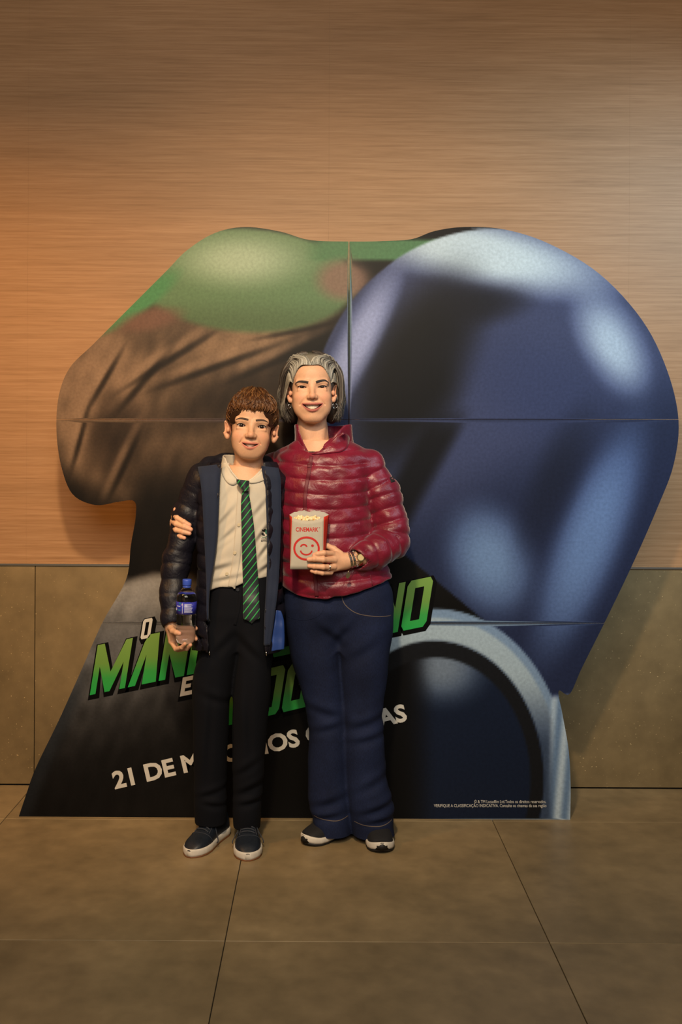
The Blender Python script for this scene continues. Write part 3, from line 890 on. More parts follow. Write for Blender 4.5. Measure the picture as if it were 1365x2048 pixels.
    def mixc(col, m): C[:] = C * (1 - m[:, None]) + np.array(col)[None] * m[:, None]
    for s in (-1, 1):
        mixc(q['blush'], .45 * gauss(V, (s * .042, -.068, -.034), (.020, .03, .018)))
        mixc(q['blush'], .5 * gauss(V, (s * q['earx'], .012, -.012), (.016, .03, .032)))
    mixc(q['blush'], .4 * gauss(V, (0, -.105, nz), (.012, .012, .011)))
    def lipmask(zc, r):
        u = V[:, 0] / mw; uu = np.clip(u, -1, 1)
        d = np.abs(V[:, 2] - zc(uu)); return np.clip(1.6 - d / (r * (1.15 - .5 * uu * uu) + .0008), 0, 1) * (np.abs(u) < 1.03) * (V[:, 1] < yl(uu) + .010)
    mixc(q['lip'], np.clip(lipmask(zT, q['ulip'] * .95), 0, 1) * .85)
    mixc(q['lip'], np.clip(lipmask(zL, q['llip'] * .95), 0, 1) * .85)
    u = np.clip(V[:, 0] / mw, -1, 1)
    inm = (np.abs(V[:, 0]) < mw * 1.0) & (V[:, 2] < zA(u) + .002) & (V[:, 2] > zB(u) - .002 + q['smile'] * u * u * .35) & (V[:, 1] > yl(u) + .004) & (V[:, 1] < -.03)
    C[inm] = (.30, .075, .065)
    for s in (-1, 1):       # lid rims
        xx_ = np.clip(np.abs(V[:, 0] - s * q['ex']) / q['eyew'], 0, 1); rim = (xx_ < 1) & (np.abs(V[:, 2]) < q['eyeh'] * 1.1 * (1 - xx_ ** 2) + .0006) & (V[:, 1] > ey - .0135)
        C[rim & (V[:, 1] < -.03)] = base * np.array([.95, .72, .68])
    return F, V, Q, C, dict(yl=yl, zA=zA, zB=zB, ey=ey)

def head_parts(q, F, info, xf, person, M_eye, browcol, browpts, brow_w):
    """eyes, lashes, brows, teeth as parts of the person; xf maps local to world"""
    def W(V): return [xf @ Vector(v) for v in V]
    for s in (-1, 1):
        # eyeball
        nlat, nlon, r = 18, 24, .0122; V, Fc, C = [], [], []
        for i in range(nlat + 1):
            th = math.pi * i / nlat
            for j in range(nlon):
                ph = 2 * math.pi * j / nlon
                V.append((s * q['ex'] + r * math.sin(th) * math.cos(ph), info['ey'] - r * math.cos(th), r * math.sin(th) * math.sin(ph) - .0003))
                C.append((.010, .007, .006) if th < .30 else (q['iris'] if th < .60 else (.42, .37, .34)))
        for i in range(nlat):
            for j in range(nlon): Fc.append((i * nlon + j, i * nlon + (j + 1) % nlon, (i + 1) * nlon + (j + 1) % nlon, (i + 1) * nlon + j))
        # finer rings near the iris edge
        o = mesh_obj('eye', W(V), Fc, M_eye, None, True, np.array(C)); fix_normals(o); keep(o, person)
        # upper lashes
        pts = []
        for t in np.linspace(-1, 1, 13):
            x = s * q['ex'] + s * t * q['eyew'] * 1.04
            z = q['eyeh'] * 1.15 * (1 - abs(t) ** 2.2) + q['eyetilt'] * s * (x - s * q['ex']) + .0002
            yf = F.front(x, z + .0012)
            pts.append((x, yf - .0002, z + .0004))
        V, Fc = tube_geo(pts, [q['lash'] * (.45 + .55 * (1 - abs(t - .25) ** 1.5)) for t in np.linspace(-1, 1, 13)], 6)
        o = mesh_obj('eyelashes', W(V), Fc, M['lash']); keep(o, person)
        # brow
        pts = [(s * x, z) for x, z in browpts[s]]
        V, Fc = strip(F, pts, brow_w, .0008, 8)
        o = mesh_obj('eyebrow', W(V), Fc, browcol); fix_normals(o); keep(o, person)
    # teeth
    g = Geo(); mw = q['mw'] * .86; n = 8
    ws = np.array([.7, .85, 1.0, 1.25, 1.25, 1.0, .85, .7]); xs = np.concatenate([[0], np.cumsum(ws)]) / ws.sum() * 2 - 1
    for i in range(n):
        u0, u1 = xs[i] * .985, xs[i + 1] * .985; V, Fc = [], []
        for a in range(5):
            u = u0 + (u1 - u0) * (a / 4); ed = 1 - (abs(a - 2) / 2) ** 4
            zt = q['mz'] + .006; zb = info['zB'](u) + q['smile'] * u * u * .35 + q['toothgap']
            for b_ in range(5):
                z = zt + (zb - zt) * b_ / 4
                V.append((u * mw, info['yl'](u) + .0062 - .0010 * ed * (1 if b_ < 4 else .4) + (0 if b_ < 4 else .0006), z + (.0007 * (1 - ed) if b_ == 4 else 0)))
        for a in range(4):
            for b_ in range(4): Fc.append((a * 5 + b_, a * 5 + b_ + 1, (a + 1) * 5 + b_ + 1, (a + 1) * 5 + b_))
        g.add((V, Fc))
    o = mesh_obj('teeth', W(g.V), g.F, M['teeth']); keep(o, person)

def strands(paths, rads, cols, n=4):
    """tapering locks, one mesh; cols: per-strand (root, tip)"""
    V, Fc, C = [], [], []
    for pts, r, (c0, c1) in zip(paths, rads, cols):
        m = len(pts); rr = [r * (.55 + .9 * math.sin(math.pi * min(1, .25 + .75 * i / (m - 1)))) * (1 - .75 * max(0, i / (m - 1) - .6) / .4) for i in range(m)]
        v, f = tube_geo(pts, rr, n, flat=.6); o = len(V); V += v; Fc += [tuple(i + o for i in q) for q in f]
        for i in range(m):
            t = i / (m - 1); C += [tuple(np.array(c0) * (1 - t) + np.array(c1) * t)] * n
    return V, Fc, np.array(C)

M['lash'] = plain('lash_dark', (.012, .008, .006), .6)
M['teeth'] = plain('tooth_enamel', srgb(226, 214, 192), .25)
M['eye'] = attr_mat('eye_surface', .15, 0.02, (50, 50, 50), 0, .2)
M['skin'] = attr_mat('skin', .50, .05, (220, 220, 220), .08, .35, .12, bdist=.0006)
M['hairmat'] = attr_mat('hair_strands', .42, .15, (400, 400, 60), 0, .35)

# ------------------------------------------------------------------ woman
WD = 3.48
rng = random.Random(11)
qw = dict(h=.0016, skull=.0745, cheek=.0680, fillx=.036, chin=-.120, jaw=.051, cheekz=-.034, cheekr=(.022, .019, .018), ex=.0345,
          eyeh=.0038, eyew=.0155, eyetilt=.06, nosez=-.032, mz=-.0610, mw=.0350, hup=.003, hlo=.0148, my=-.0840, smile=.0085, chinr=.023,
          ulip=.0032, llip=.0043, nasok=.0045, earx=.0785, earflare=34, neck=.050, nx=.008, toothgap=.0012,
          skin=srgb(214, 166, 134), blush=srgb(214, 134, 108), lip=srgb(160, 76, 74), iris=srgb(46, 28, 18), lash=.0013)
Fh, Vh, Qh, Ch, ih = make_head(qw)
hc = P(624, 777, WD - .015)
XW = Matrix.Translation(hc) @ Matrix.Rotation(R(-1.0), 4, 'Y') @ Matrix.Rotation(R(1.5), 4, 'Z')
def xform(V, m):
    a = np.array(m); return V @ a[:3, :3].T + a[:3, 3]
parts_V, parts_Q, parts_C = [xform(Vh, XW)], [Qh], [Ch]

def hand_mesh(fingers, palm, h=.0016, skin=None, nails=(), extra=()):
    """fingers: joint lists [(P, r)...]; palm: list of primitives"""
    allp = np.array([vec(p) for f in fingers for p, r in f] + [(np.array(pr[1]) + np.array(pr[2])) / 2 for pr in palm])
    lo = np.minimum(allp.min(0), np.min([pr[1] for pr in palm], 0)) - .018; hi = np.maximum(allp.max(0), np.max([pr[2] for pr in palm], 0)) + .018
    F = Field(lo, hi, h)
    for pr in palm: F.add(pr, .014)
    for f in fingers:
        G = Field(lo, hi, h)
        for (a, ra), (b_, rb) in zip(f, f[1:]): G.add(rcone(a, b_, ra, rb), .0025)
        for a, ra in f[1:-1]: G.add(ell(a, (ra * 1.06,) * 3), .002)
        k = .0045; hh = np.clip(.5 + .5 * (F.f - G.f) / k, 0, 1)
        F.f = F.f + (G.f - F.f) * hh - k * hh * (1 - hh)
    for e, kk in extra: F.cut(e, kk)
    V, Q = F.mesh(1)
    C = np.tile(np.array(skin), (len(V), 1))
    for f in fingers:
        tip = vec(f[-1][0]); mm = gauss(V, tip, (.011,) * 3)[:, None] * .35
        C = C * (1 - mm) + np.array(srgb(206, 132, 108)) * mm
        for a, ra in f[1:-1]:
            mm = gauss(V, vec(a), (.007,) * 3)[:, None] * .22; C = C * (1 - mm) + np.array(srgb(190, 118, 92)) * mm
    for c, r in nails:
        mm = np.clip(1.5 - np.sqrt((((V - vec(c)) / np.array(r)) ** 2).sum(1)) * 1.2, 0, 1)[:, None]
        C = C * (1 - mm) + np.array(srgb(222, 160, 144)) * mm
    return V, Q, C

# left hand holding the bag
BD = 3.275
def pf(lst): return [(P(x, y, d), r) for x, y, d, r in lst]
wl_f = [pf([(664, 1107, 3.292, .0098), (648, 1106, 3.266, .0090), (636, 1108, 3.262, .0082), (629, 1110, 3.264, .0073)]),
        pf([(669, 1120, 3.292, .0100), (647, 1119, 3.262, .0092), (629, 1118, 3.258, .0083), (618, 1119, 3.261, .0074)]),
        pf([(668, 1134, 3.294, .0098), (647, 1134, 3.264, .0089), (629, 1133, 3.260, .0080), (619, 1132, 3.263, .0071)]),
        pf([(662, 1145, 3.300, .0088), (645, 1146, 3.274, .0078), (632, 1144, 3.268, .0070), (624, 1142, 3.270, .0062)]),
        pf([(681, 1108, 3.318, .0120), (668, 1098, 3.325, .0105), (655, 1092, 3.325, .0095), (645, 1090, 3.324, .0085)])]
wl_p = [rcone(P(667, 1110, 3.302), P(690, 1118, 3.325), .014, .017), rcone(P(669, 1122, 3.302), P(692, 1122, 3.325), .0145, .019),
        rcone(P(667, 1136, 3.304), P(691, 1129, 3.327), .0135, .016), tube([P(688, 1122, 3.325), P(708, 1119, 3.332), P(735, 1113, 3.35)], [.023, .0235, .027])]
nl = [(P(626.5, 1109, 3.2575), (.0045, .004, .0052)), (P(615.5, 1118, 3.2555), (.0045, .004, .0052)), (P(616.5, 1131.5, 3.257), (.0045, .004, .0052))]
v, qd, c = hand_mesh(wl_f, wl_p, .0016, qw['skin'], nl); parts_V.append(v); parts_Q.append(qd); parts_C.append(c)
# right hand round the boy's arm
wr_f = [pf([(349, 1030, 3.405, .0095), (355, 1036, 3.372, .0092), (368, 1044, 3.356, .0085), (379, 1050, 3.354, .0075)]),
        pf([(346, 1043, 3.405, .0098), (353, 1048, 3.368, .0093), (369, 1054, 3.352, .0086), (382, 1059, 3.350, .0076)]),
        pf([(346, 1055, 3.405, .0095), (353, 1060, 3.370, .0090), (367, 1064, 3.354, .0083), (379, 1067, 3.352, .0073)]),
        pf([(350, 1066, 3.405, .0086), (355, 1070, 3.374, .0080), (363, 1074, 3.360, .0073), (369, 1076, 3.357, .0065)]),
        pf([(354, 1045, 3.455, .0115), (351, 1032, 3.425, .0105), (350.5, 1025, 3.405, .009), (351, 1019, 3.392, .0075)])]
wr_p = [rcone(P(350, 1033, 3.41), P(362, 1042, 3.485), .013, .017), rcone(P(348, 1048, 3.41), P(362, 1050, 3.485), .014, .018), rcone(P(352, 1062, 3.41), P(364, 1056, 3.485), .012, .016),
        tube([P(362, 1048, 3.48), P(380, 1045, 3.535), P(402, 1040, 3.56)], [.022, .023, .026])]
nl = [(P(380.5, 1050, 3.346), (.0045, .004, .0045)), (P(383.5, 1059, 3.342), (.0045, .004, .0045)), (P(380.5, 1067, 3.3445), (.0045, .004, .0045)), (P(370, 1076, 3.350), (.004, .004, .004))]
v, qd, c = hand_mesh(wr_f, wr_p, .0016, qw['skin'], nl); parts_V.append(v); parts_Q.append(qd); parts_C.append(c)
# rest of the body, under the clothes
Fb = Field((-.62, 3.26, .03), (.42, 3.70, 1.46), .009)
Fb.add(px_loft([(880, 600, 690, .05), (915, 590, 720, .075), (980, 575, 705, .095), (1060, 580, 705, .09), (1150, 600, 745, .08), (1215, 610, 745, .06)], WD))
for ks in ([(632, 1230), (660, 1430), (668, 1640)], [(722, 1230), (728, 1430), (748, 1650)]):
    Fb.add(tube([P(x, y, WD + dd) for (x, y), dd in zip(ks, (0, .005, .0))], [.075, .045, .03]), .03)
Fb.add(tube([P(735, 925, 3.48), P(787, 1075, 3.46), P(715, 1118, 3.34)], [.030, .026, .020]), .03)
Fb.add(tube([P(582, 930, 3.515), P(530, 950, 3.565), P(470, 1000, 3.600), P(400, 1041, 3.56)], [.030, .026, .024, .020]), .03)
v, qd = Fb.mesh(1); parts_V.append(v); parts_Q.append(qd); parts_C.append(np.tile(np.array(qw['skin']), (len(v), 1)))

def join_body(name, loc, pv, pq, pc):
    off = 0; Q = []
    for v, q_ in zip(pv, pq): Q.append(q_ + off); off += len(v)
    V = np.concatenate(pv) - np.array(loc); o = mesh_obj(name, V, np.concatenate(Q), M['skin'], None, True, np.concatenate(pc)); o.location = loc
    return o
woman = join_body('person', (P(690, 1690, WD).x, WD, 0), parts_V, parts_Q, parts_C)
tag(woman, 'smiling person with grey bob in burgundy quilted jacket and flared jeans, holding popcorn bag', 'person')
M['brow_w'] = plain('brow_dark', (.022, .017, .016), .7, noise=.3, nscale=900)
head_parts(qw, Fh, ih, XW, woman, M['eye'], M['brow_w'],
           {-1: [(.013, .0145), (.024, .0175), (.041, .0195), (.050, .0175), (.0585, .0115)], 1: [(.013, .0150), (.025, .0195), (.041, .0225), (.049, .0205), (.0575, .0145)]}, [.0086, .0082, .0068, .0048, .0014])

# hair: dark under-volume and combed-back locks
Hf = Field((-.15, -.12, -.15), (.15, .16, .15), .004)
Hf.add(ell((0, .022, .040), (.082, .100, .090)))
for s in (-1, 1):
    Hf.add(ell((s * .070, .052, -.045), (.032, .050, .078)), .03)
Hf.add(ell((0, .075, -.040), (.075, .04, .085)), .03)
Hf.cut(ell((0, -.095, -.012), (.0685, .100, .094)), .006)
Hf.cut(rcone((0, -.03, -.05), (.0, .01, -.2), .060, .056), .01)
for s in (-1, 1): Hf.cut(ell((s * .087, -.006, -.024), (.024, .034, .040)), .008)
v, qd = Hf.mesh(1)
capm = (np.clip((v[:, 2] + .035) / .03, 0, 1) * np.clip((.035 - v[:, 1]) / .04, 0, 1) * np.clip((.125 - v[:, 2]) / .015, 0, 1))[:, None]
hv, hq, hcol = [xform(v, XW)], [qd], [np.array(srgb(42, 35, 31)) * (1 - capm) + np.array(srgb(120, 114, 104)) * capm]
paths, rads, cols = [], [], []
EC, ER = np.array((0., .022, .036)), np.array((.094, .108, .096))
def env(d, k=1.0): d = np.array(d, float); d = d / np.linalg.norm(d); return EC + ER * d * k
for n_ in range(1750):
    s = -1 if rng.random() < .5 else 1
    j = lambda a: rng.uniform(-a, a)
    front_ = n_ < 800
    if n_ >= 1500:    # temple hair falling in front of (left) or behind (right) the ear
        a_ = rng.random()
        root = np.array((s * (.066 + .006 * a_), -.036 + .022 * a_, .016 + .03 * a_)); o_ = rng.random()
        if s < 0: pts = [root, root + np.array((-.010, .000, .006)), np.array((-.086 - .008 * o_, -.020 + .016 * o_, -.004)), np.array((-.094 - .010 * o_, -.012 + .018 * o_, -.036)), np.array((-.104 + j(.008), -.004 + .016 * o_, -.070)), np.array((-.100 + j(.010), .0 + .016 * o_, -.096 + j(.012)))]
        else: pts = [root, root + np.array((.010, .012, .004)), np.array((.090, .010 + .014 * o_, .014)), np.array((.098 + .006 * o_, .030 + .01 * o_, -.012)), np.array((.102 + j(.006), .036 + .01 * o_, -.050)), np.array((.094 + j(.008), .036 + .01 * o_, -.088 + j(.012)))]
        lt = rng.uniform(.75, 1.2); c0 = np.array(srgb(160, 154, 142)) * lt; c1 = np.array(srgb(120, 112, 100) if rng.random() < .5 else srgb(64, 54, 48)) * lt
        paths.append([XW @ Vector(p) for p in catmull(pts, 4)]); rads.append(rng.uniform(.0009, .0017)); cols.append((c0, c1)); continue
    if front_:        # from the hairline, combed up, back and over to the side
        a_ = rng.random()
        root = np.array((-.005 * (1 - a_) + s * .0655 * math.sin(a_ * math.pi / 2) ** .9, -.0745 + .040 * a_ ** 1.8, .079 - .064 * (1 - math.cos(a_ * math.pi / 2)) - .004 * math.cos(a_ * 9)))
        u = .15 + .75 * rng.random() ** 1.2 * (1 - .6 * a_)
        k1 = rng.uniform(.955, 1.01)
        d1 = (s * (.16 + .50 * a_), -.62 + .30 * a_ + .12 * u, .78 - .36 * a_)
        d2 = (s * (.56 + .30 * a_), -.42 + .36 * u + .22 * a_, .74 - .44 * a_)
        back = .030 if s > 0 else .002
        pts = [root, root * .45 + env(d1, k1) * .55 + np.array((0, -.002, .006 * (1 - a_))), env(d1, k1) * .3 + env(d2, k1) * .7 + np.array((0, 0, .004)), env(d2, k1),
               np.array((s * (.097 + j(.004)), -.004 + .05 * u + back * .6, .022 + j(.006))), np.array((s * (.107 + j(.006)), .002 + .05 * u + back, -.020)), np.array((s * (.106 + j(.007)), .006 + .05 * u + back, -.060 + j(.008))), np.array((s * (.096 + j(.012)), .010 + .05 * u + back, -.092 + j(.016)))]
        lt = rng.uniform(.5, 1.25); c0 = np.array(srgb(178, 174, 164)) * lt
        c1 = np.array(srgb(112, 104, 94) if rng.random() < .35 else srgb(58, 48, 42)) * lt
        if rng.random() < .16: c0 = np.array(srgb(62, 55, 51)); c1 = np.array(srgb(52, 44, 40))
    else:             # crown and back
        y0 = -.02 + .10 * rng.random(); dy = (y0 - EC[1]) / ER[1]; k1 = rng.uniform(.97, 1.02); rx = math.sqrt(max(.15, 1 - dy * dy))
        pts = [env((s * .03, dy, rx), k1), env((s * .45, dy, rx * .9), k1), env((s * .85, dy + .05, rx * .55), k1), env((s * 1.0, dy + .12, .05), k1 * 1.08), np.array((s * .108 * rx, y0 + .022, -.03)), np.array((s * (.104 * rx + j(.006)), y0 + .020, -.07)), np.array((s * (.088 * rx + j(.012)), y0 + .012, -.108 + j(.012)))]
        dk = rng.random() < .88
        c0 = np.array(srgb(58, 50, 46) if dk else srgb(128, 122, 114)) * rng.uniform(.7, 1.2); c1 = np.array(srgb(50, 42, 37) if rng.random() < .75 else srgb(104, 96, 88)) * rng.uniform(.7, 1.2)
    pts = catmull(pts, 4); wob = rng.uniform(0, 6.28); wa_ = rng.uniform(.0, .0035) if rng.random() < .8 else .008
    for i_, p_ in enumerate(pts):
        t_ = i_ / (len(pts) - 1); p_ += np.array((math.sin(wob + 5 * t_), .8 * math.cos(wob + 4 * t_), .4 * math.sin(2 * wob + 6 * t_))) * wa_ * min(1, 2.5 * t_)
        p_[2] -= .007 * math.exp(-((p_[0] + .008) / .010) ** 2) * (p_[2] > .09)
    paths.append([XW @ Vector(p) for p in pts]); rads.append(rng.uniform(.0008, .0019) if front_ else rng.uniform(.0014, .0024)); cols.append((c0, c1))
sv, sf, sc = strands(paths, rads, cols)
V = np.concatenate([hv[0], np.array([tuple(p) for p in sv])]); off = len(hv[0])
hair = mesh_obj('hair', V, hq[0].tolist() + [tuple(i + off for i in f) for f in sf], M['hairmat'], None, True, np.concatenate([hcol[0], sc]))
keep(hair, woman); tag(hair, 'grey chin-length hair combed back')

# earrings
M['silver'] = plain('silver', (.75, .74, .72), .18, 1.0)
M['gold'] = plain('pale_gold', (.72, .60, .36), .22, 1.0)
for s, r_ in ((-1, .0075), (1, .0085)):
    c0 = Vector((s * .0795, -.001, -.0615)); g = Geo()
    pts = [XW @ (c0 + Vector((r_ * math.cos(a) * (.55 if s < 0 else 1), r_ * .25 * math.cos(a), r_ * math.sin(a)))) for a in np.linspace(.3 + math.pi / 2, 2 * math.pi - .3 + math.pi / 2, 22)]
    o = Geo().add(tube_geo(pts, .00085, 6)).obj('hoop_earring', M['silver']); keep(o, woman)

# jacket -----------------------------------------------------------
m, nt, b = new_mat('burgundy_nylon')
tc = N(nt, 'ShaderNodeTexCoord')
nz = N(nt, 'ShaderNodeTexNoise', Scale=16.0, Detail=4.0); nt.links.new(tc.outputs['Object'], nz.inputs['Vector'])
n2 = N(nt, 'ShaderNodeTexNoise', Scale=55.0, Detail=3.0, Distortion=1.5); nt.links.new(tc.outputs['Object'], n2.inputs['Vector'])
rp = ramp(nt, [(.3, srgb(98, 12, 34)), (.7, srgb(122, 20, 46))]); nt.links.new(nz.outputs['Fac'], rp.inputs['Fac']); nt.links.new(rp.outputs['Color'], b.inputs['Base Color'])
bp = N(nt, 'ShaderNodeBump', Strength=.35, Distance=.004); nt.links.new(n2.outputs['Fac'], bp.inputs['Height']); nt.links.new(bp.outputs['Normal'], b.inputs['Normal'])
b.inputs['Roughness'].default_value = .40; b.inputs['Specular IOR Level'].default_value = .5; b.inputs['Sheen Weight'].default_value = .45; b.inputs['Sheen Roughness'].default_value = .35
M['burgundy'] = m
M['burgundy_trim'] = plain('burgundy_zip_tape', srgb(96, 18, 36), .6)
M['dark_knit'] = plain('black_knit', srgb(22, 20, 22), .8)

hemfn = lambda X: .010 * np.sin((X - .02) * 9)
def jacket_woman():
    lo, hi = (-.62, 3.22, .80), (.36, 3.68, 1.47)
    F = Field(lo, hi, .0036)
    zs = lambda py: P(640, py, WD).z
    ph = -(zs(953.5) / .0487) % 1.0
    rows = [(876, 605, 690, .052), (890, 583, 715, .070), (903, 566, 742, .086), (925, 556, 748, .104), (960, 553, 742, .118), (1000, 552, 738, .122), (1040, 553, 742, .120),
            (1080, 556, 752, .120), (1120, 560, 768, .130), (1150, 562, 781, .136), (1172, 563, 788, .137), (1205, 566, 789, .134)]
    F.add(px_loft(rows, WD, pitch=.0487, A=.0050, ph=ph, p=2.2, tilt=lambda X, Y: .010 * np.cos((X - .02) * 12) + .15 * np.abs(X - .0) * 0))
    # left sleeve (bent, holding the bag)
    F.add(tube([P(736, 931, 3.475), P(763, 987, 3.475), P(783, 1050, 3.46), P(783, 1083, 3.445), P(752, 1102, 3.385), P(722, 1115, 3.345)],
               [.053, .056, .054, .052, .047, .041], pitch=.046, A=.0050, ph=.35, k=.03), .012)
    # right sleeve (round the boy's back)
    F.add(tube([P(582, 926, 3.51), P(530, 950, 3.565), P(470, 1000, 3.600), P(420, 1035, 3.580), P(392, 1042, 3.555)], [.055, .055, .048, .042, .037], pitch=.046, A=.005, ph=.2, k=.03), .012)
    # bottom cut, slightly wavy; cuff opening
    hx, hz = zip(*[(lambda p: (p.x, p.z))(P(x, y, WD - .1)) for x, y in ((540, 1172), (568, 1179), (600, 1190), (632, 1196), (665, 1192), (720, 1178), (760, 1167), (800, 1156))])
    def below(X, Y, Z): return Z - np.interp(X, hx, hz)
    F.cut(func(below, (-.2, 3.3, .78), (.30, 3.66, .94)), .004)
    F.cut(tube([P(731, 1112, 3.354), P(695, 1125, 3.311)], [.031, .036]), .004)
    F.cut(tube([P(402, 1040, 3.56), P(370, 1046, 3.53)], [.030, .032]), .004)
    # neck opening
    F.cut(tube([P(634, 905, WD - .030), P(632, 860, WD - .01)], [.052, .066]), .008)
    cr = sines(5, 12, 12, 26, .0015, [(.5, .3, 1), (-.5, .3, 1), (1, .2, .35)]); cr2 = sines(6, 8, 4, 8, .0024)
    F.warp(lambda X, Y, Z: cr(X, Y, Z) + cr2(X, Y, Z))
    return F
Fj = jacket_woman()
v, qd = Fj.mesh(1)
jacket = mesh_obj('jacket', v, qd, M['burgundy']); keep(jacket, woman); tag(jacket, 'burgundy quilted puffer jacket')

# collar: standing ring, open at the front
Fc_ = Field((-.14, 3.30, 1.33), (.16, 3.64, 1.47), .003)
zt, zb_ = P(640, 850, WD).z, P(640, 912, WD).z
def ring(sec, off): return loft(sec, off=off, p=2.1)
a_, b_2 = P(585, 912, WD), P(712, 912, WD); a_t, b_t = P(590, 850, WD), P(704, 848, WD)
sec = [(zb_ - .012, (a_.x + b_2.x) / 2, WD + .004, (b_2.x - a_.x) / 2, .088), (zb_ + .03, (a_.x + b_2.x) / 2, WD + .012, (b_2.x - a_.x) / 2 - .008, .084), (zt, (a_t.x + b_t.x) / 2, WD + .020, (b_t.x - a_t.x) / 2, .086)]
Fc_.add(ring(sec, 0)); inner = [(z - .002 if i == 0 else z + (.03 if i == 2 else 0), cx, cy, rx, ry) for i, (z, cx, cy, rx, ry) in enumerate(sec)]
Fc_.cut(ring([(zb_ - .05, *inner[0][1:])] + inner, -.017), .004)
kl = [P(x, y, WD - .06) for x, y in ((622, 914), (610, 888), (599, 862), (594, 840))]; kr = [P(x, y, WD - .06) for x, y in ((624, 914), (642, 900), (668, 872), (692, 846), (700, 836))]
lz, lx = [p.z for p in kl], [p.x for p in kl]; rz, rx_ = [p.z for p in kr], [p.x for p in kr]
def vcut(X, Y, Z):
    xl = np.interp(Z, lz, lx); xr = np.interp(Z, rz, rx_)
    return np.maximum(np.maximum(xl - X, X - xr), np.maximum(Y - (WD + .01), lz[0] - Z))
Fc_.cut(func(vcut, (-.14, 3.3, 1.33), (.16, WD + .02, 1.47)), .006)
Fc_.warp(sines(9, 8, 8, 18, .0014))
v, qd = Fc_.mesh(1); o = mesh_obj('collar', v, qd, M['burgundy']); o.parent = jacket
# folded-over flap of the collar
g = Geo(); fl = [(624, 909), (640, 901), (660, 884), (682, 866), (700, 872), (697, 892), (684, 903), (662, 906)]
def flap(F, poly, d, mat, name, parent, thick=.004, off=.006, G=None):
    pts = [P(x, y, d) for x, y in poly]; V = []
    cen = sum((p for p in pts), Vector()) / len(pts); m_ = 4
    rings = []
    for r_ in range(m_ + 1):
        ring_ = []
        for p in pts:
            q_ = cen + (p - cen) * (r_ / m_); y = F.front(q_.x, q_.z)
            if G is not None: y = min(y, G.front(q_.x, q_.z))
            ring_.append((q_.x, y - off - thick * (1 - (r_ / m_) ** 3), q_.z))
        rings.append(ring_)
    n = len(pts); V = [p for r_ in rings for p in r_] + [(x, y + 2 * off, z) for x, y, z in rings[-1]]
    Fq = [(r_ * n + i, r_ * n + (i + 1) % n, (r_ + 1) * n + (i + 1) % n, (r_ + 1) * n + i) for r_ in range(m_ + 1) for i in range(n)]
    o = mesh_obj(name, V, Fq, mat); fix_normals(o); o.parent = parent; return o
flap(Fj, catmull(fl, 4, True), WD - .09, M['burgundy'], 'collar_flap', jacket, .003, .004, Fc_)

def jz(F, pix, d): # px list -> (x,z) at approximate surface depth
    return [((lambda p: (p.x, p.z))(P(x, y, d))) for x, y in pix]
V, Fq = strip(Fj, jz(Fj, [(623, 912), (618, 945), (612, 980), (610, 1010), (614, 1040), (622, 1090), (629, 1140), (634, 1192)], WD - .115), .013, .0022, 10)
zp = mesh_obj('zip_strip', V, Fq, M['burgundy_trim']); fix_normals(zp); zp.parent = jacket
V, Fq = strip(Fj, jz(Fj, [(618, 926), (618.5, 935)], WD - .115), .0115, .004, 4)
o = mesh_obj('zip_pull', V, Fq, M['burgundy_trim']); fix_normals(o); o.parent = jacket
V, Fq = strip(Fj, jz(Fj, [(781, 960), (790, 958)], WD - .04), .018, .0012, 4)
o = mesh_obj('sleeve_badge', V, Fq, M['dark_knit']); fix_normals(o); o.parent = jacket
# side pocket seam and dark top at the neckline
V, Fq = strip(Fj, jz(Fj, [(741, 1148), (745, 1170)], WD - .11), .003, .0012, 4)
o = mesh_obj('pocket_seam', V, Fq, M['burgundy_trim']); fix_normals(o); o.parent = jacket
Ft = Field((-.12, 3.36, 1.30), (.12, 3.60, 1.40), .004)
Ft.add(px_loft([(903, 590, 690, .066), (912, 585, 695, .078), (945, 575, 705, .09)], WD))
v, qd = Ft.mesh(1); o = mesh_obj('undershirt', v, qd, M['dark_knit']); keep(o, woman)

# jeans ------------------------------------------------------------
m, nt, b = new_mat('denim')
tc = N(nt, 'ShaderNodeTexCoord'); mp = N(nt, 'ShaderNodeMapping'); mp.inputs['Scale'].default_value = (700, 700, 120)
n1 = N(nt, 'ShaderNodeTexNoise', Scale=1.0, Detail=2.0); nt.links.new(tc.outputs['Object'], mp.inputs['Vector']); nt.links.new(mp.outputs['Vector'], n1.inputs['Vector'])
n2 = N(nt, 'ShaderNodeTexNoise', Scale=6.0, Detail=5.0); nt.links.new(tc.outputs['Object'], n2.inputs['Vector'])
r1 = ramp(nt, [(.3, srgb(15, 22, 45)), (.7, srgb(27, 37, 68))]); nt.links.new(n2.outputs['Fac'], r1.inputs['Fac'])
r2 = ramp(nt, [(.35, (.75,) * 3), (.65, (1.2,) * 3)]); nt.links.new(n1.outputs['Fac'], r2.inputs['Fac'])
mx = N(nt, 'ShaderNodeMix', data_type='RGBA', blend_type='MULTIPLY'); mx.inputs[0].default_value = 1; nt.links.new(r1.outputs['Color'], mx.inputs[6]); nt.links.new(r2.outputs['Color'], mx.inputs[7]); nt.links.new(mx.outputs[2], b.inputs['Base Color'])
b.inputs['Roughness'].default_value = .85; b.inputs['Specular IOR Level'].default_value = .2
M['denim'] = m
M['stitch'] = plain('tan_thread', srgb(98, 86, 78), .8)

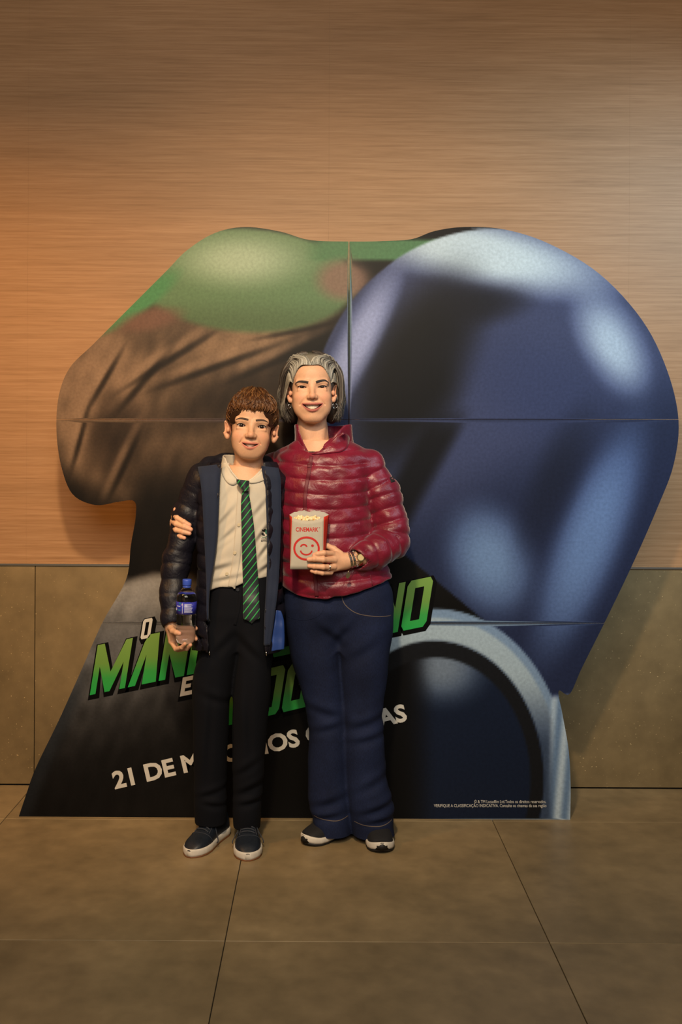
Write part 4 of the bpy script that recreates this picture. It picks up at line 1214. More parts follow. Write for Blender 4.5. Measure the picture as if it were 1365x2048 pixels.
def folds(pos, dirz, width, amp, length):
    """a soft diagonal crease: ridge/groove around a line in the x-z plane"""
    x0, z0 = pos; ux, uz = math.cos(dirz), math.sin(dirz)
    def fn(X, Y, Z):
        a = (X - x0) * ux + (Z - z0) * uz; t = -(X - x0) * uz + (Z - z0) * ux
        return amp * np.exp(-(a / length) ** 2) * (np.exp(-(t / width) ** 2) - .7 * np.exp(-((t - 1.8 * width) / width) ** 2))
    return fn
Fp = Field((-.14, 3.30, .02), (.30, 3.66, .96), .0042)
Fp.add(px_loft([(1140, 580, 680, .080), (1165, 574, 682, .095), (1200, 570, 684, .112), (1230, 569, 684, .116), (1265, 573, 682, .110), (1320, 584, 684, .098), (1380, 602, 690, .088), (1440, 618, 697, .076), (1500, 617, 697, .074), (1560, 616, 698, .074, .01), (1620, 619, 702, .074, .02), (1664, 630, 703, .072, .025)], WD + .005, p=2.2))
Fp.add(px_loft([(1130, 668, 760, .070), (1150, 668, 768, .080), (1165, 668, 780, .095), (1200, 668, 786, .110), (1230, 672, 787, .116), (1265, 675, 786, .110), (1320, 680, 778, .098), (1380, 684, 770, .088), (1440, 687, 766, .076), (1500, 689, 769, .074), (1560, 691, 776, .074, .01), (1620, 699, 788, .074, .02), (1672, 707, 792, .072, .028)], WD - .015, p=2.2), .016)
Fp.add(px_loft([(1150, 600, 740, .085), (1180, 590, 765, .108), (1215, 590, 768, .110), (1245, 612, 748, .092), (1285, 650, 712, .05)], WD - .002, p=2.2), .05)
wz = sines(21, 9, 4, 9, .0022, [(.5, .2, 1), (-.5, .2, 1)]); Fp.warp(wz)
for (px, py, ang, wd, am, ln) in [(730, 1440, .35, .016, .006, .07), (735, 1470, .25, .014, .006, .06), (650, 1420, -.3, .016, .006, .06), (660, 1450, .3, .014, .005, .06), (745, 1560, .5, .016, .006, .06),
                                   (755, 1610, .35, .014, .008, .06), (760, 1635, .15, .012, .007, .05), (660, 1600, .35, .016, .007, .05), (655, 1630, .2, .013, .007, .05), (690, 1260, .9, .014, .005, .05), (655, 1262, -.7, .014, .005, .05), (720, 1300, .6, .018, .004, .07)]:
    p = P(px, py, WD); Fp.warp(folds((p.x, p.z), ang, wd, am, ln))
v, qd = Fp.mesh(1); jeans = mesh_obj('jeans', v, qd, M['denim']); keep(jeans, woman)
for pix, wd in (([(683, 1188), (690, 1206), (712, 1222), (745, 1229), (783, 1232)], .0022), ([(628, 1646), (645, 1650), (675, 1652), (698, 1647)], .0022), ([(710, 1654), (735, 1659), (765, 1660), (788, 1654)], .0022), ([(575, 1236), (610, 1238), (640, 1226), (652, 1200)], .0018)):
    V, Fq = strip(Fp, jz(Fp, pix, WD - .09), wd, .0009, 8); o = mesh_obj('seam_stitching', V, Fq, M['stitch'] if wd > .002 else M['denim']); fix_normals(o); o.parent = jeans

# bracelets, watch, rings -----------------------------------------
wa, wb = P(699, 1121, 3.328), P(716, 1117, 3.336); ax = (wb - wa).normalized()
e1 = Vector((0, 0, 1)); e1 = (e1 - ax * e1.dot(ax)).normalized(); e2 = ax.cross(e1)
for off_, mat in ((0, M['silver']), (.011, M['silver'])):
    g = Geo(); c0 = wa + ax * off_
    for k in range(26):
        a0, a1 = 2 * math.pi * k / 26, 2 * math.pi * (k + .82) / 26; V = []
        for a in (a0, a1):
            for w_ in (-.0042, .0042):
                for r_ in (.0242, .0268): V.append(c0 + ax * w_ + (e1 * math.cos(a) + e2 * math.sin(a)) * r_ * 1.0)
        g.add((V, [(0, 1, 3, 2), (4, 6, 7, 5), (0, 4, 5, 1), (2, 3, 7, 6), (1, 5, 7, 3), (0, 2, 6, 4)]))
    o = g.obj('link_bracelet', mat, None, False); fix_normals(o); keep(o, woman)
# charm bracelet
c0 = wa + ax * .021; g = Geo()
for k in range(30):
    a = 2 * math.pi * k / 30; p = c0 + ax * .002 * math.sin(k * 2.1) + (e1 * math.cos(a) + e2 * math.sin(a)) * .0262
    pts = [p + (ax * math.cos(t) + e1.lerp(e2, .5) * math.sin(t)) * .0026 for t in np.linspace(0, 2 * math.pi, 8)]
    g.add(tube_geo(pts, .0008, 4))
cb_ = g.obj('charm_bracelet', M['silver']); keep(cb_, woman)
md = P(696.5, 1151, 3.300); bm = bmesh.new(); bmesh.ops.create_cone(bm, cap_ends=True, segments=24, radius1=.0085, radius2=.0085, depth=.002)
bmesh.ops.transform(bm, matrix=Matrix.Translation(md) @ Matrix.Rotation(R(18), 4, 'Y') @ Matrix.Diagonal((.78, 1, 1.15, 1)) @ Matrix.Rotation(R(90), 4, 'X'), verts=bm.verts)
o = bm_obj('medal_charm', bm, M['gold']); o.parent = cb_
o = Geo().add(tube_geo([md + Vector((0, 0, .009)), md + Vector((.001, .006, .015)), wa + ax * .02 - e1 * .0255], .0009, 5)).obj('charm_link', M['gold']); o.parent = cb_
# watch
c0 = wa + ax * .033; g = Geo()
for k in range(40):
    a0, a1 = 2 * math.pi * k / 40, 2 * math.pi * (k + .9) / 40; V = []
    for a in (a0, a1):
        for w_ in (-.006, .006):
            for r_ in (.0245, .0272): V.append(c0 + ax * w_ + (e1 * math.cos(a) + e2 * math.sin(a)) * r_)
    g.add((V, [(0, 1, 3, 2), (4, 6, 7, 5), (0, 4, 5, 1), (2, 3, 7, 6), (1, 5, 7, 3), (0, 2, 6, 4)]))
wt = g.obj('wristwatch', M['gold'], None, False); fix_normals(wt); keep(wt, woman)
nrm = (Vector((0, -1, .15)) - ax * Vector((0, -1, .15)).dot(ax)).normalized()
for nm, r_, dp, of, mt in (('watch_case', .0135, .007, .027, M['gold']), ('watch_dial', .0108, .001, .0307, plain('dial_champagne', srgb(196, 176, 130), .35))):
    bm = bmesh.new(); bmesh.ops.create_cone(bm, cap_ends=True, segments=28, radius1=r_, radius2=r_ * .94, depth=dp)
    bmesh.ops.transform(bm, matrix=Matrix.Translation(c0 + nrm * of) @ nrm.to_track_quat('Z', 'Y').to_matrix().to_4x4(), verts=bm.verts)
    o = bm_obj(nm, bm, mt); o.parent = wt
def finger_ring(a, b_, r_, mat, stones=0):
    a, b_ = Vector(a), Vector(b_); t = (b_ - a).normalized(); u = t.orthogonal().normalized(); w_ = t.cross(u); g = Geo()
    g.add(tube_geo([a + (u * math.cos(k) + w_ * math.sin(k)) * r_ for k in np.linspace(0, 2 * math.pi, 20)], .0012, 6))
    o = g.obj('finger_ring', mat); keep(o, woman)
    if stones:
        bm = bmesh.new(); bmesh.ops.create_icosphere(bm, subdivisions=1, radius=.0028)
        d_ = Vector((0, -1, 0)); d_ = (d_ - t * d_.dot(t)).normalized(); bmesh.ops.translate(bm, vec=a + d_ * (r_ + .0012), verts=bm.verts)
        s_ = bm_obj('ring_stone', bm, M['silver']); s_.parent = o
finger_ring(P(656, 1134, 3.278), P(647, 1134, 3.264), .0100, M['silver'], 1)
finger_ring(P(657.5, 1134, 3.2805), P(647, 1134, 3.264), .0102, M['silver'])
finger_ring(P(349, 1058, 3.39), P(353, 1060, 3.370), .0100, M['gold'])

# ------------------------------------------------------------------ shoes
M['white_rubber'] = plain('white_rubber', srgb(206, 200, 190), .6, noise=.06, nscale=60)
M['black_rubber'] = plain('black_rubber', srgb(20, 19, 20), .6)
M['navy_leather'] = plain('navy_leather', srgb(26, 33, 44), .45, noise=.15, nscale=120, bump=.1)
M['black_mesh'] = plain('black_mesh', srgb(15, 16, 22), .8, noise=.3, nscale=500, bump=.3)
M['lace'] = plain('navy_lace', srgb(44, 49, 60), .8)
M['gum'] = plain('gum_rubber', srgb(120, 70, 36), .6)
def shoe(owner, toe, heel, L, wmax, kind):
    toe, heel = Vector((toe[0], toe[1], 0)), Vector((heel[0], heel[1], 0))
    u = (toe - heel).normalized(); sd = Vector((-u.y, u.x, 0)); O = toe - u * L
    T = np.array([0, .02, .06, .12, .25, .4, .55, .7, .82, .91, .97, 1.0])
    Wd = np.array([.25, .45, .64, .74, .74, .76, .88, 1.0, .96, .78, .48, .20]) * wmax / 2
    ts = np.linspace(0, 1, 33); wd = np.interp(ts, T, Wd)
    sb = lambda t: (0.0 if kind == 'sneaker' else .010 * max(0, (t - .78) / .22) ** 2)     # toe spring
    st = lambda t: (.028 if kind == 'sneaker' else .030 - .006 * math.sin(math.pi * min(1, t / .9)) + .012 * max(0, (t - .8) / .2) ** 2)
    def pt(t, s, z): return O + u * (t * L) + sd * s + Vector((0, 0, z))
    def solid(name, z0, z1, grow, mat, parent, rnd=.004):
        V, Fq = [], []; n = len(ts)
        prof = [(-1, 0, -rnd), (-1, rnd, 0), (-1, 1, 0), (-1, 2, -rnd)]
        for t, w_ in zip(ts, wd + grow):
            a, c = z0(t), z1(t)
            for s, z, i in ((-1, a, .003), (-1, a + (c - a) * .3, 0), (-1, a + (c - a) * .75, .0003), (-1, c, .003), (1, c, .003), (1, a + (c - a) * .75, .0003), (1, a + (c - a) * .3, 0), (1, a, .003)):
                V.append(pt(t, s * max(.001, w_ - i), z))
        for i in range(n - 1):
            for k in range(8): Fq.append((i * 8 + k, (i + 1) * 8 + k, (i + 1) * 8 + (k + 1) % 8, i * 8 + (k + 1) % 8))
        Fq.append(tuple(range(8))); Fq.append(tuple((n - 1) * 8 + k for k in range(7, -1, -1)))
        o = mesh_obj(name, V, Fq, mat); fix_normals(o)
        if parent is not None: o.parent = parent
        return o
    # upper
    Hh = np.interp(ts, [0, .05, .2, .35, .45, .6, .75, .88, .95, 1.0], [.075, .085, .086, .084, .080, .066, .054, .046, .036, .022] if kind == 'sneaker' else [.080, .090, .092, .092, .088, .074, .060, .050, .042, .030])
    V, Fq, n, na = [], [], len(ts), 15
    for t, w_, hh in zip(ts, wd - .003, Hh):
        z0 = st(t) - .006
        narrow = 1 - .28 * math.exp(-((t - .3) / .25) ** 2)
        for k in range(na):
            a = math.pi * k / (na - 1); cs, sn = math.cos(a), math.sin(a)
            s = math.copysign(abs(cs) ** .75, cs) * w_; z = z0 + (max(hh, z0 + .004) - z0) * abs(sn) ** .8
            V.append(pt(t, s * (1 - (1 - narrow) * abs(sn) ** 1.5), z))
    for i in range(n - 1):
        for k in range(na - 1): Fq.append((i * na + k, i * na + k + 1, (i + 1) * na + k + 1, (i + 1) * na + k))
        Fq.append((i * na, (i + 1) * na, (i + 1) * na + na - 1, i * na + na - 1))
    Fq.append(tuple(range(na))); Fq.append(tuple((n - 1) * na + k for k in range(na - 1, -1, -1)))
    up = mesh_obj('shoe', V, Fq, M['navy_leather'] if kind == 'sneaker' else M['black_mesh']); fix_normals(up); keep(up, owner)
    if kind == 'sneaker':
        solid('sole', lambda t: .004, st, .0015, M['white_rubber'], up); solid('outsole', lambda t: 0.0, lambda t: .005, .0002, M['gum'], up)
    else:
        solid('sole', lambda t: sb(t) + .007, st, .0015, M['white_rubber'], up); solid('outsole', sb, lambda t: sb(t) + .009, .0005, M['black_rubber'], up)
        g = Geo()      # toe bumper
        V = []
        for s in np.linspace(-1, 1, 9):
            t = 1.0 - .035 * s * s; w_ = .30 * wmax / 2 * s * 1.6
            V += [pt(t + .012 - .01 * abs(s), w_, sb(1) - .0 + .003), pt(t + .016 - .012 * abs(s), w_, .028), pt(t - .02, w_ * .9, .044 - .006 * s * s), pt(t - .04, w_ * .9, .030)]
        Fq = [(i * 4 + k, i * 4 + (k + 1) % 4, i * 4 + 4 + (k + 1) % 4, i * 4 + 4 + k) for i in range(8) for k in range(4)] + [(0, 1, 2, 3), (35, 34, 33, 32)]
        o = mesh_obj('toe_bumper', V, Fq, M['black_rubber']); fix_normals(o); o.parent = up
    def top(t, f):    # point on the upper, f in -1..1 across
        w_, hh = np.interp(t, ts, wd - .003), np.interp(t, ts, Hh); z0 = st(t) - .006; a = math.pi / 2 - f * math.pi / 2
        cs, sn = math.cos(a), math.sin(a); narrow = 1 - .28 * math.exp(-((t - .3) / .25) ** 2)
        return pt(t, math.copysign(abs(cs) ** .75, cs) * w_ * (1 - (1 - narrow) * abs(sn) ** 1.5), z0 + (hh - z0) * abs(sn) ** .8)
    if kind == 'sneaker':
        for i, t in enumerate((.44, .49, .54, .59, .64)):
            g = Geo(); pts = [top(t + .012 * f, f * .34) + Vector((0, 0, .0030 - .002 * abs(f))) for f in np.linspace(-1, 1, 7)]
            o = g.add(tube_geo(pts, .0040, 6, flat=.6)).obj('lace', M['lace']); o.parent = up
        for s in (-1, 1):  # loose ends and toe-cap seam
            pts = catmull([top(.42, s * .1) + Vector((0, 0, .004)), top(.45, s * .45) + Vector((0, 0, .010)), top(.50, s * .75) + sd * (s * -.0) + Vector((0, 0, .008)), top(.56, s * .96) + sd * (.012 * s), pt(.60, s * (wmax / 2 + .004), .022)], 5)
            o = Geo().add(tube_geo(pts, .0028, 6, flat=.6)).obj('lace_end', M['lace']); o.parent = up
        pts = [top(.70 - .05 * f * f, f * .95) + Vector((0, 0, .0004)) for f in np.linspace(-1, 1, 17)]
        o = Geo().add(tube_geo(pts, .0012, 5)).obj('toe_cap_seam', M['lace']); o.parent = up
        g = Geo()
        for s in (-1, 1): g.add(tube_geo([top(.66 - .26 * k, s * (.42 - .06 * k)) + Vector((0, 0, .0008)) for k in np.linspace(0, 1, 6)], .0016, 5))
        o = g.obj('eyelet_stay', M['lace']); o.parent = up
    else:
        pts = [top(.55 - .08 * f * f, f * .8) + Vector((0, 0, .0006)) for f in np.linspace(-1, 1, 15)]
        o = Geo().add(tube_geo(pts, .0014, 5)).obj('collar_band', M['black_rubber']); o.parent = up
    return up
def flr(px, py):
    c, s = math.cos(ROLL), math.sin(ROLL); y = -(px - VX) * s + (py - VY) * c; d = FPX * CAMH / y; p = P(px, py, d); return (p.x, p.y)
shoe(woman, flr(607, 1692), flr(700, 1660), .245, .092, 'runner')
shoe(woman, flr(765, 1709), (flr(765, 1709)[0] - .015, 3.62), .245, .096, 'runner')

# ------------------------------------------------------------------ boy
BO = 3.41
qb = dict(h=.0016, skull=.0735, cheek=.0635, fillx=.029, chin=-.108, jaw=.0435, cheekz=-.034, cheekr=(.020, .016, .018), ex=.0345,
          eyeh=.0058, eyew=.0145, eyetilt=.04, nosez=-.030, mz=-.0590, mw=.0275, hup=.003, hlo=.0095, my=-.0825, smile=.0030, chinr=.0195,
          ulip=.0030, llip=.0040, nasok=.004, earx=.0825, earflare=48, neck=.0475, nx=-.006, toothgap=.0004,
          skin=srgb(206, 160, 128), blush=srgb(208, 132, 104), lip=srgb(190, 110, 98), iris=srgb(34, 20, 14), lash=.0010)
Fk, Vk, Qk, Ck, ik = make_head(qb)
hb = P(503.5, 853.5, BO - .02)
XB = Matrix.Translation(hb) @ Matrix.Rotation(R(4.2), 4, 'Y') @ Matrix.Rotation(R(4), 4, 'Z')
bV, bQ, bC = [xform(Vk, XB)], [Qk], [Ck]
# right hand under and around the bottle
br_f = [pf([(352, 1262, 3.350, .0088), (372, 1254, 3.356, .0082), (387, 1252, 3.340, .0076), (392, 1257, 3.318, .0066)]),
        pf([(350, 1274, 3.350, .0088), (371, 1272, 3.358, .0083), (388, 1272, 3.338, .0077), (392, 1278, 3.313, .0067)]),
        pf([(346, 1284, 3.345, .0086), (357, 1299, 3.322, .0080), (374, 1297, 3.297, .0074), (381, 1290, 3.282, .0066)]),
        pf([(343, 1284, 3.335, .0080), (352, 1298, 3.305, .0075), (364, 1295, 3.280, .0069), (370, 1288, 3.268, .0062)]),
        pf([(341, 1254, 3.325, .0110), (346, 1262, 3.288, .0098), (353, 1265, 3.268, .0086), (359, 1267, 3.262, .0074)])]
br_p = [rcone(P(352, 1263, 3.356), P(380, 1262, 3.358), .011, .010), rcone(P(350, 1276, 3.354), P(378, 1276, 3.358), .011, .009), rcone(P(345, 1248, 3.342), P(352, 1266, 3.350), .015, .014), rcone(P(341, 1254, 3.335), P(345, 1282, 3.338), .0145, .0135), rcone(P(343, 1256, 3.345), P(352, 1278, 3.350), .016, .014),
        tube([P(343, 1250, 3.338), P(343, 1238, 3.338), P(345, 1215, 3.345)], [.0205, .0205, .023])]
v, qd, c = hand_mesh(br_f, br_p, .0015, qb['skin'], [(P(361, 1266, 3.2555), (.004, .004, .004))]); bV.append(v); bQ.append(qd); bC.append(c)
Fb2 = Field((-.58, 3.24, .03), (.02, 3.66, 1.36), .009)
Fb2.add(px_loft([(930, 455, 520, .045), (960, 430, 545, .065), (1050, 432, 538, .075), (1150, 432, 532, .075), (1230, 430, 530, .07)], BO))
for ks in ([(440, 1235), (422, 1440), (422, 1640)], [(515, 1235), (503, 1440), (494, 1650)]): Fb2.add(tube([P(x, y, BO + dd) for (x, y), dd in zip(ks, (.01, .02, .062))], [.05, .034, .022]), .02)
Fb2.add(tube([P(412, 968, 3.41), P(355, 1125, 3.40), P(345, 1230, 3.345)], [.030, .026, .020]), .03)
Fb2.add(tube([P(548, 970, 3.43), P(572, 1050, 3.53), P(600, 1100, 3.62)], [.030, .024, .018]), .03)
v, qd = Fb2.mesh(1); bV.append(v); bQ.append(qd); bC.append(np.tile(np.array(qb['skin']), (len(v), 1)))
boy = join_body('person', (P(455, 1690, BO).x, BO, 0), bV, bQ, bC)
tag(boy, 'young person with short brown hair, navy jacket and green striped tie, holding water bottle', 'person')
M['brow_b'] = plain('brow_brown', (.055, .030, .020), .8, noise=.3, nscale=900)
head_parts(qb, Fk, ik, XB, boy, M['eye'], M['brow_b'],
           {-1: [(.012, .0200), (.024, .0225), (.040, .0232), (.054, .0185)], 1: [(.012, .0200), (.024, .0222), (.040, .0228), (.054, .0178)]}, [.0060, .0070, .0056, .0018])

# hair
rng = random.Random(5)
Hb = Field((-.13, -.13, -.12), (.13, .15, .16), .004)
HC, HR = np.array((0, .018, .034)), np.array((.0835, .100, .092))
Hb.add(ell(HC, HR))
Hb.cut(ell((0, -.098, -.022), (.0650, .092, .076)), .006)
Hb.cut(rbox((0, -.02, -.10), (.2, .075, .10), .01), .01)
for s in (-1, 1): Hb.cut(ell((s * .085, .016, -.018), (.020, .032, .036)), .006)
v, qd = Hb.mesh(1); hv = xform(v, XB); hcol = np.tile(np.array(srgb(46, 27, 16)), (len(v), 1))
paths, rads, cols = [], [], []
for n_ in range(1500):
    ph = rng.uniform(-math.pi, math.pi) if n_ < 850 else rng.gauss(0, .62)
    af = abs(ph)
    # elevation (deg) where hair ends by azimuth
    end = np.interp(af, [0, .35, .75, 1.0, 1.25, 1.6, 2.2, 3.15], [13, 14, 16, 11, -12, -20, -50, -58]) + rng.gauss(0, 2.6)
    ln = rng.uniform(32, 60) if af < 1.0 else rng.uniform(22, 45)
    st_ = min(88, end + rng.uniform(0, 88 - max(end, -20)) * (.75 if rng.random() < .6 else .2) + ln * .5); e0 = max(end, st_ - ln)
    pts = []; wv = rng.uniform(-.40, .40) if af < 1.1 else rng.uniform(-.15, .15); wp = rng.uniform(0, 6.28); lift = rng.uniform(.0, .010) * (1.3 if af < 1.1 else .5)
    for i in range(8):
        t = i / 7; e_ = R(st_ + (e0 - st_) * t); az = ph + wv * t * t + .07 * math.sin(wp + 5 * t) + .10 * t * math.sin(wp)
        d_ = np.array((math.sin(az) * math.cos(e_), -math.cos(az) * math.cos(e_), math.sin(e_)))
        rr = 1.0 + (lift / .09) * math.sin(math.pi * min(1, t * 1.1)) + .02 * rng.random() * (1 - t) + (.012 * math.sin(wp + 6 * t) if af < 1.0 else 0)
        pts.append(XB @ Vector(HC + HR * d_ * (rr + .015)))
    paths.append(pts); rads.append(rng.uniform(.0011, .0024))
    lt = rng.random(); c0 = np.array(srgb(44, 25, 14)) * rng.uniform(.6, 1.3)
    c1 = (np.array(srgb(92, 56, 30)) if lt < .6 else np.array(srgb(146, 100, 58))) * rng.uniform(.7, 1.2)
    cols.append((c0, c1) if rng.random() < .7 else (c1, c0))
for n_ in range(170):          # curled fringe locks
    az0 = rng.uniform(-1.0, 1.0); e0 = rng.uniform(30, 52); e1 = rng.uniform(9, 17) - 2 * math.cos(az0 * 3); cu = rng.choice((-1, 1)) * rng.uniform(.15, .5); pts = []
    for i in range(9):
        t = i / 8; az = az0 + cu * math.sin(t * 2.6) * .5; e_ = R(e0 + (e1 - e0) * (t ** .8)); d_ = np.array((math.sin(az) * math.cos(e_), -math.cos(az) * math.cos(e_), math.sin(e_)))
        pts.append(XB @ Vector(HC + HR * d_ * (1.035 + .085 * math.sin(math.pi * min(1, .1 + t * .85)) * rng.uniform(.8, 1.0))))
    paths.append(pts); rads.append(rng.uniform(.0016, .0030)); k_ = rng.uniform(.6, 1.15)
    cols.append((np.array(srgb(58, 34, 19)) * k_, np.array(srgb(120, 78, 44)) * k_))
sv, sf, sc = strands(paths, rads, cols)
V = np.concatenate([hv, np.array([tuple(p) for p in sv])]); off = len(hv)
hair = mesh_obj('hair', V, qd.tolist() + [tuple(i + off for i in f) for f in sf], M['hairmat'], None, True, np.concatenate([hcol, sc]))
keep(hair, boy); tag(hair, 'short tousled brown hair')

# shirt ------------------------------------------------------------
M['shirt'] = plain('white_cotton', srgb(194, 186, 172), .8, noise=.04, nscale=30, bump=.05)
M['button'] = plain('shirt_button', srgb(196, 182, 154), .4)
Fs = Field((-.46, 3.26, .86), (-.10, 3.56, 1.36), .0032)
Fs.add(px_loft([(925, 455, 528, .050), (940, 438, 542, .072), (965, 420, 556, .090), (1000, 412, 558, .098), (1060, 411, 556, .100), (1110, 411, 554, .100), (1150, 410, 552, .100), (1172, 410, 552, .098), (1205, 412, 550, .092)], BO, p=2.2))
def below(X, Y, Z):
    zl, zr = P(415, 1184, BO - .1), P(540, 1153, BO - .1)
    line = zl.z + (X - zl.x) * (zr.z - zl.z) / (zr.x - zl.x); return Z - line + .004 * np.sin(X * 60)
Fs.cut(func(below, (-.5, 3.2, .84), (-.05, 3.6, .97)), .003)
Fs.cut(tube([P(486, 960, BO - .02), P(490, 920, BO + .0)], [.046, .052]), .006)
klS = [P(x, y, BO - .06) for x, y in ((486, 968), (464, 946), (448, 920), (444, 900))]; krS = [P(x, y, BO - .06) for x, y in ((487, 968), (507, 957), (524, 942), (532, 920), (536, 905))]
def vcut0(X, Y, Z):
    return np.maximum(np.maximum(np.interp(Z, [p.z for p in klS], [p.x for p in klS]) - X, X - np.interp(Z, [p.z for p in krS], [p.x for p in krS])), np.maximum(Y - (BO + .0), klS[0].z - Z))
Fs.cut(func(vcut0, (-.42, 3.2, 1.2), (-.1, BO + .01, 1.4)), .003)
Fs.warp(sines(31, 8, 5, 11, .0018, [(.7, .1, -.7), (.3, .2, -1)]))
for (px, py, ang, wd, am, ln) in [(450, 1040, .85, .009, .0055, .06), (455, 1075, .75, .009, .006, .06), (525, 1070, .95, .007, .0055, .04), (528, 1105, .95, .007, .0055, .035), (440, 1140, .3, .010, .006, .05), (455, 1160, .25, .008, .005, .05), (440, 1100, .65, .008, .004, .05), (520, 1020, .9, .008, .004, .04), (530, 1140, .6, .008, .005, .03), (450, 1000, 1.0, .010, .004, .05)]:
    p = P(px, py, BO - .1); Fs.warp(folds((p.x, p.z), ang, wd, am, ln))
v, qd = Fs.mesh(1); shirt = mesh_obj('shirt', v, qd, M['shirt']); keep(shirt, boy)
V, Fq = strip(Fs, jz(Fs, [(484, 968), (481, 1010), (478, 1060), (474, 1110), (468, 1150), (463, 1176)], BO - .1), .026, .0012, 10)
o = mesh_obj('button_placket', V, Fq, M['shirt']); fix_normals(o); o.parent = shirt
for bx_, by_ in ((478, 1050), (470, 1106), (452 + 2, 1148)):
    p = P(bx_, by_, BO - .1); y = Fs.front(p.x, p.z)
    bm = bmesh.new(); bmesh.ops.create_cone(bm, cap_ends=True, segments=18, radius1=.0058, radius2=.0050, depth=.003)
    bmesh.ops.transform(bm, matrix=Matrix.Translation((p.x, y - .0028, p.z)) @ Matrix.Rotation(R(90), 4, 'X'), verts=bm.verts)
    o = bm_obj('button', bm, M['button']); o.parent = shirt
# collar band and two flaps
Fcb = Field((-.40, 3.28, 1.22), (-.15, 3.56, 1.36), .0026)
def rs(py, xl, xr, hy, dy): a, b_ = P(xl, py, BO), P(xr, py, BO); return ((a.z + b_.z) / 2, (a.x + b_.x) / 2, BO + dy, (b_.x - a.x) / 2, hy)
sec = [rs(968, 434, 540, .074, -.004), rs(945, 438, 535, .066, .004), rs(925, 443, 529, .061, .010), rs(906, 446, 526, .058, .014)]
Fcb.add(loft(sec, p=2.1)); Fcb.cut(loft([rs(985, 434, 540, .074, -.004)] + sec[:3] + [rs(890, 446, 526, .058, .014)], p=2.1, off=-.0055), .002)
def slant(X, Y, Z):      # top edge falls towards the front and the right
    a, b_ = P(444, 911, BO), P(530, 930, BO); return (a.z + (X - a.x) * (b_.z - a.z) / (b_.x - a.x) + (Y - BO) * .16) - Z
Fcb.cut(func(lambda X, Y, Z: slant(X, Y, Z), (-.42, 3.2, 1.2), (-.1, 3.6, 1.4)), .003)
kl = [P(x, y, BO - .06) for x, y in ((486, 966), (466, 944), (452, 922), (446, 900))]; kr = [P(x, y, BO - .06) for x, y in ((487, 966), (505, 955), (520, 940), (530, 920), (534, 905))]
l2z, l2x = [p.z for p in kl], [p.x for p in kl]; r2z, r2x = [p.z for p in kr], [p.x for p in kr]
def vcut2(X, Y, Z):
    return np.maximum(np.maximum(np.interp(Z, l2z, l2x) - X, X - np.interp(Z, r2z, r2x)), np.maximum(Y - (BO + .0), l2z[0] - Z))
Fcb.cut(func(vcut2, (-.42, 3.2, 1.2), (-.1, BO + .01, 1.4)), .003)
v, qd = Fcb.mesh(1); o = mesh_obj('collar_band', v, qd, M['shirt']); o.parent = shirt
class Multi:
    def __init__(s, *f): s.fs = f
    def front(s, x, z, off=0.0): return min(f.front(x, z) for f in s.fs) - off
Fsc = Multi(Fs, Fcb)
flap(Fsc, catmull([(439, 935), (446, 926), (455, 936), (466, 950), (479, 963), (474, 967), (467, 970.5), (456, 966), (445, 952)], 3, True), BO - .08, M['shirt'], 'collar_flap', shirt, .002, .0035)
flap(Fsc, catmull([(531, 937), (537, 944), (534, 957), (520, 964), (505, 967), (497, 964), (508, 958), (520, 949)], 3, True), BO - .08, M['shirt'], 'collar_flap', shirt, .002, .0035)
# chest emblem (partly under the jacket)
M['emblem_green'] = plain('emblem_green', srgb(30, 92, 74), .7); M['emblem_dark'] = plain('emblem_dark', srgb(28, 26, 26), .7)
def blob(F, pix, d, mat, name, parent, off=.0008): return flap(F, catmull(pix, 3, True), d, mat, name, parent, .0002, off)
dE = BO - .085
blob(Fs, [(523.5, 1066), (527, 1067), (530, 1071), (528, 1072.5), (524, 1070.5)], dE, M['emblem_dark'], 'emblem_mark', shirt)
blob(Fs, [(524, 1058), (527, 1060), (530, 1058), (532, 1061), (529, 1065), (527, 1063), (525, 1062)], dE, M['emblem_dark'], 'emblem_mark', shirt)
blob(Fs, [(530, 1061), (534, 1060), (535, 1066), (533, 1069), (530.5, 1067)], dE, M['emblem_green'], 'emblem_mark', shirt)
blob(Fs, [(523, 1073.5), (528, 1074.5), (534, 1073), (533, 1075), (526, 1075.5)], dE, M['emblem_green'], 'emblem_mark', shirt)
def drape_text(F, body, x, y, d, cap_px, mat, name, parent, offset=.0001, wpx=None):
    cap = cap_px * d / FPX; me = text_mesh(body, cap / .7, offset, .0)
    lo, hi = text_width(me); p0 = P(x, y, d); sx = 1 if wpx is None else (wpx * d / FPX) / (hi - lo)
    for vv in me.vertices:
        xx, zz = p0.x + (vv.co.x - lo) * sx, p0.z + vv.co.y; vv.co = (xx, F.front(xx, zz) - .0012, zz)
    return text_obj(name, me, mat, parent, Matrix.Identity(4))
drape_text(Fs, 'COL\u00c9GIO', 522.5, 1079.3, dE, 2.6, M['emblem_dark'], 'emblem_lettering', shirt, wpx=15)
drape_text(Fs, 'BOTOQ', 522.5, 1083.4, dE, 3.0, M['emblem_dark'], 'emblem_lettering', shirt, .0003, wpx=12)

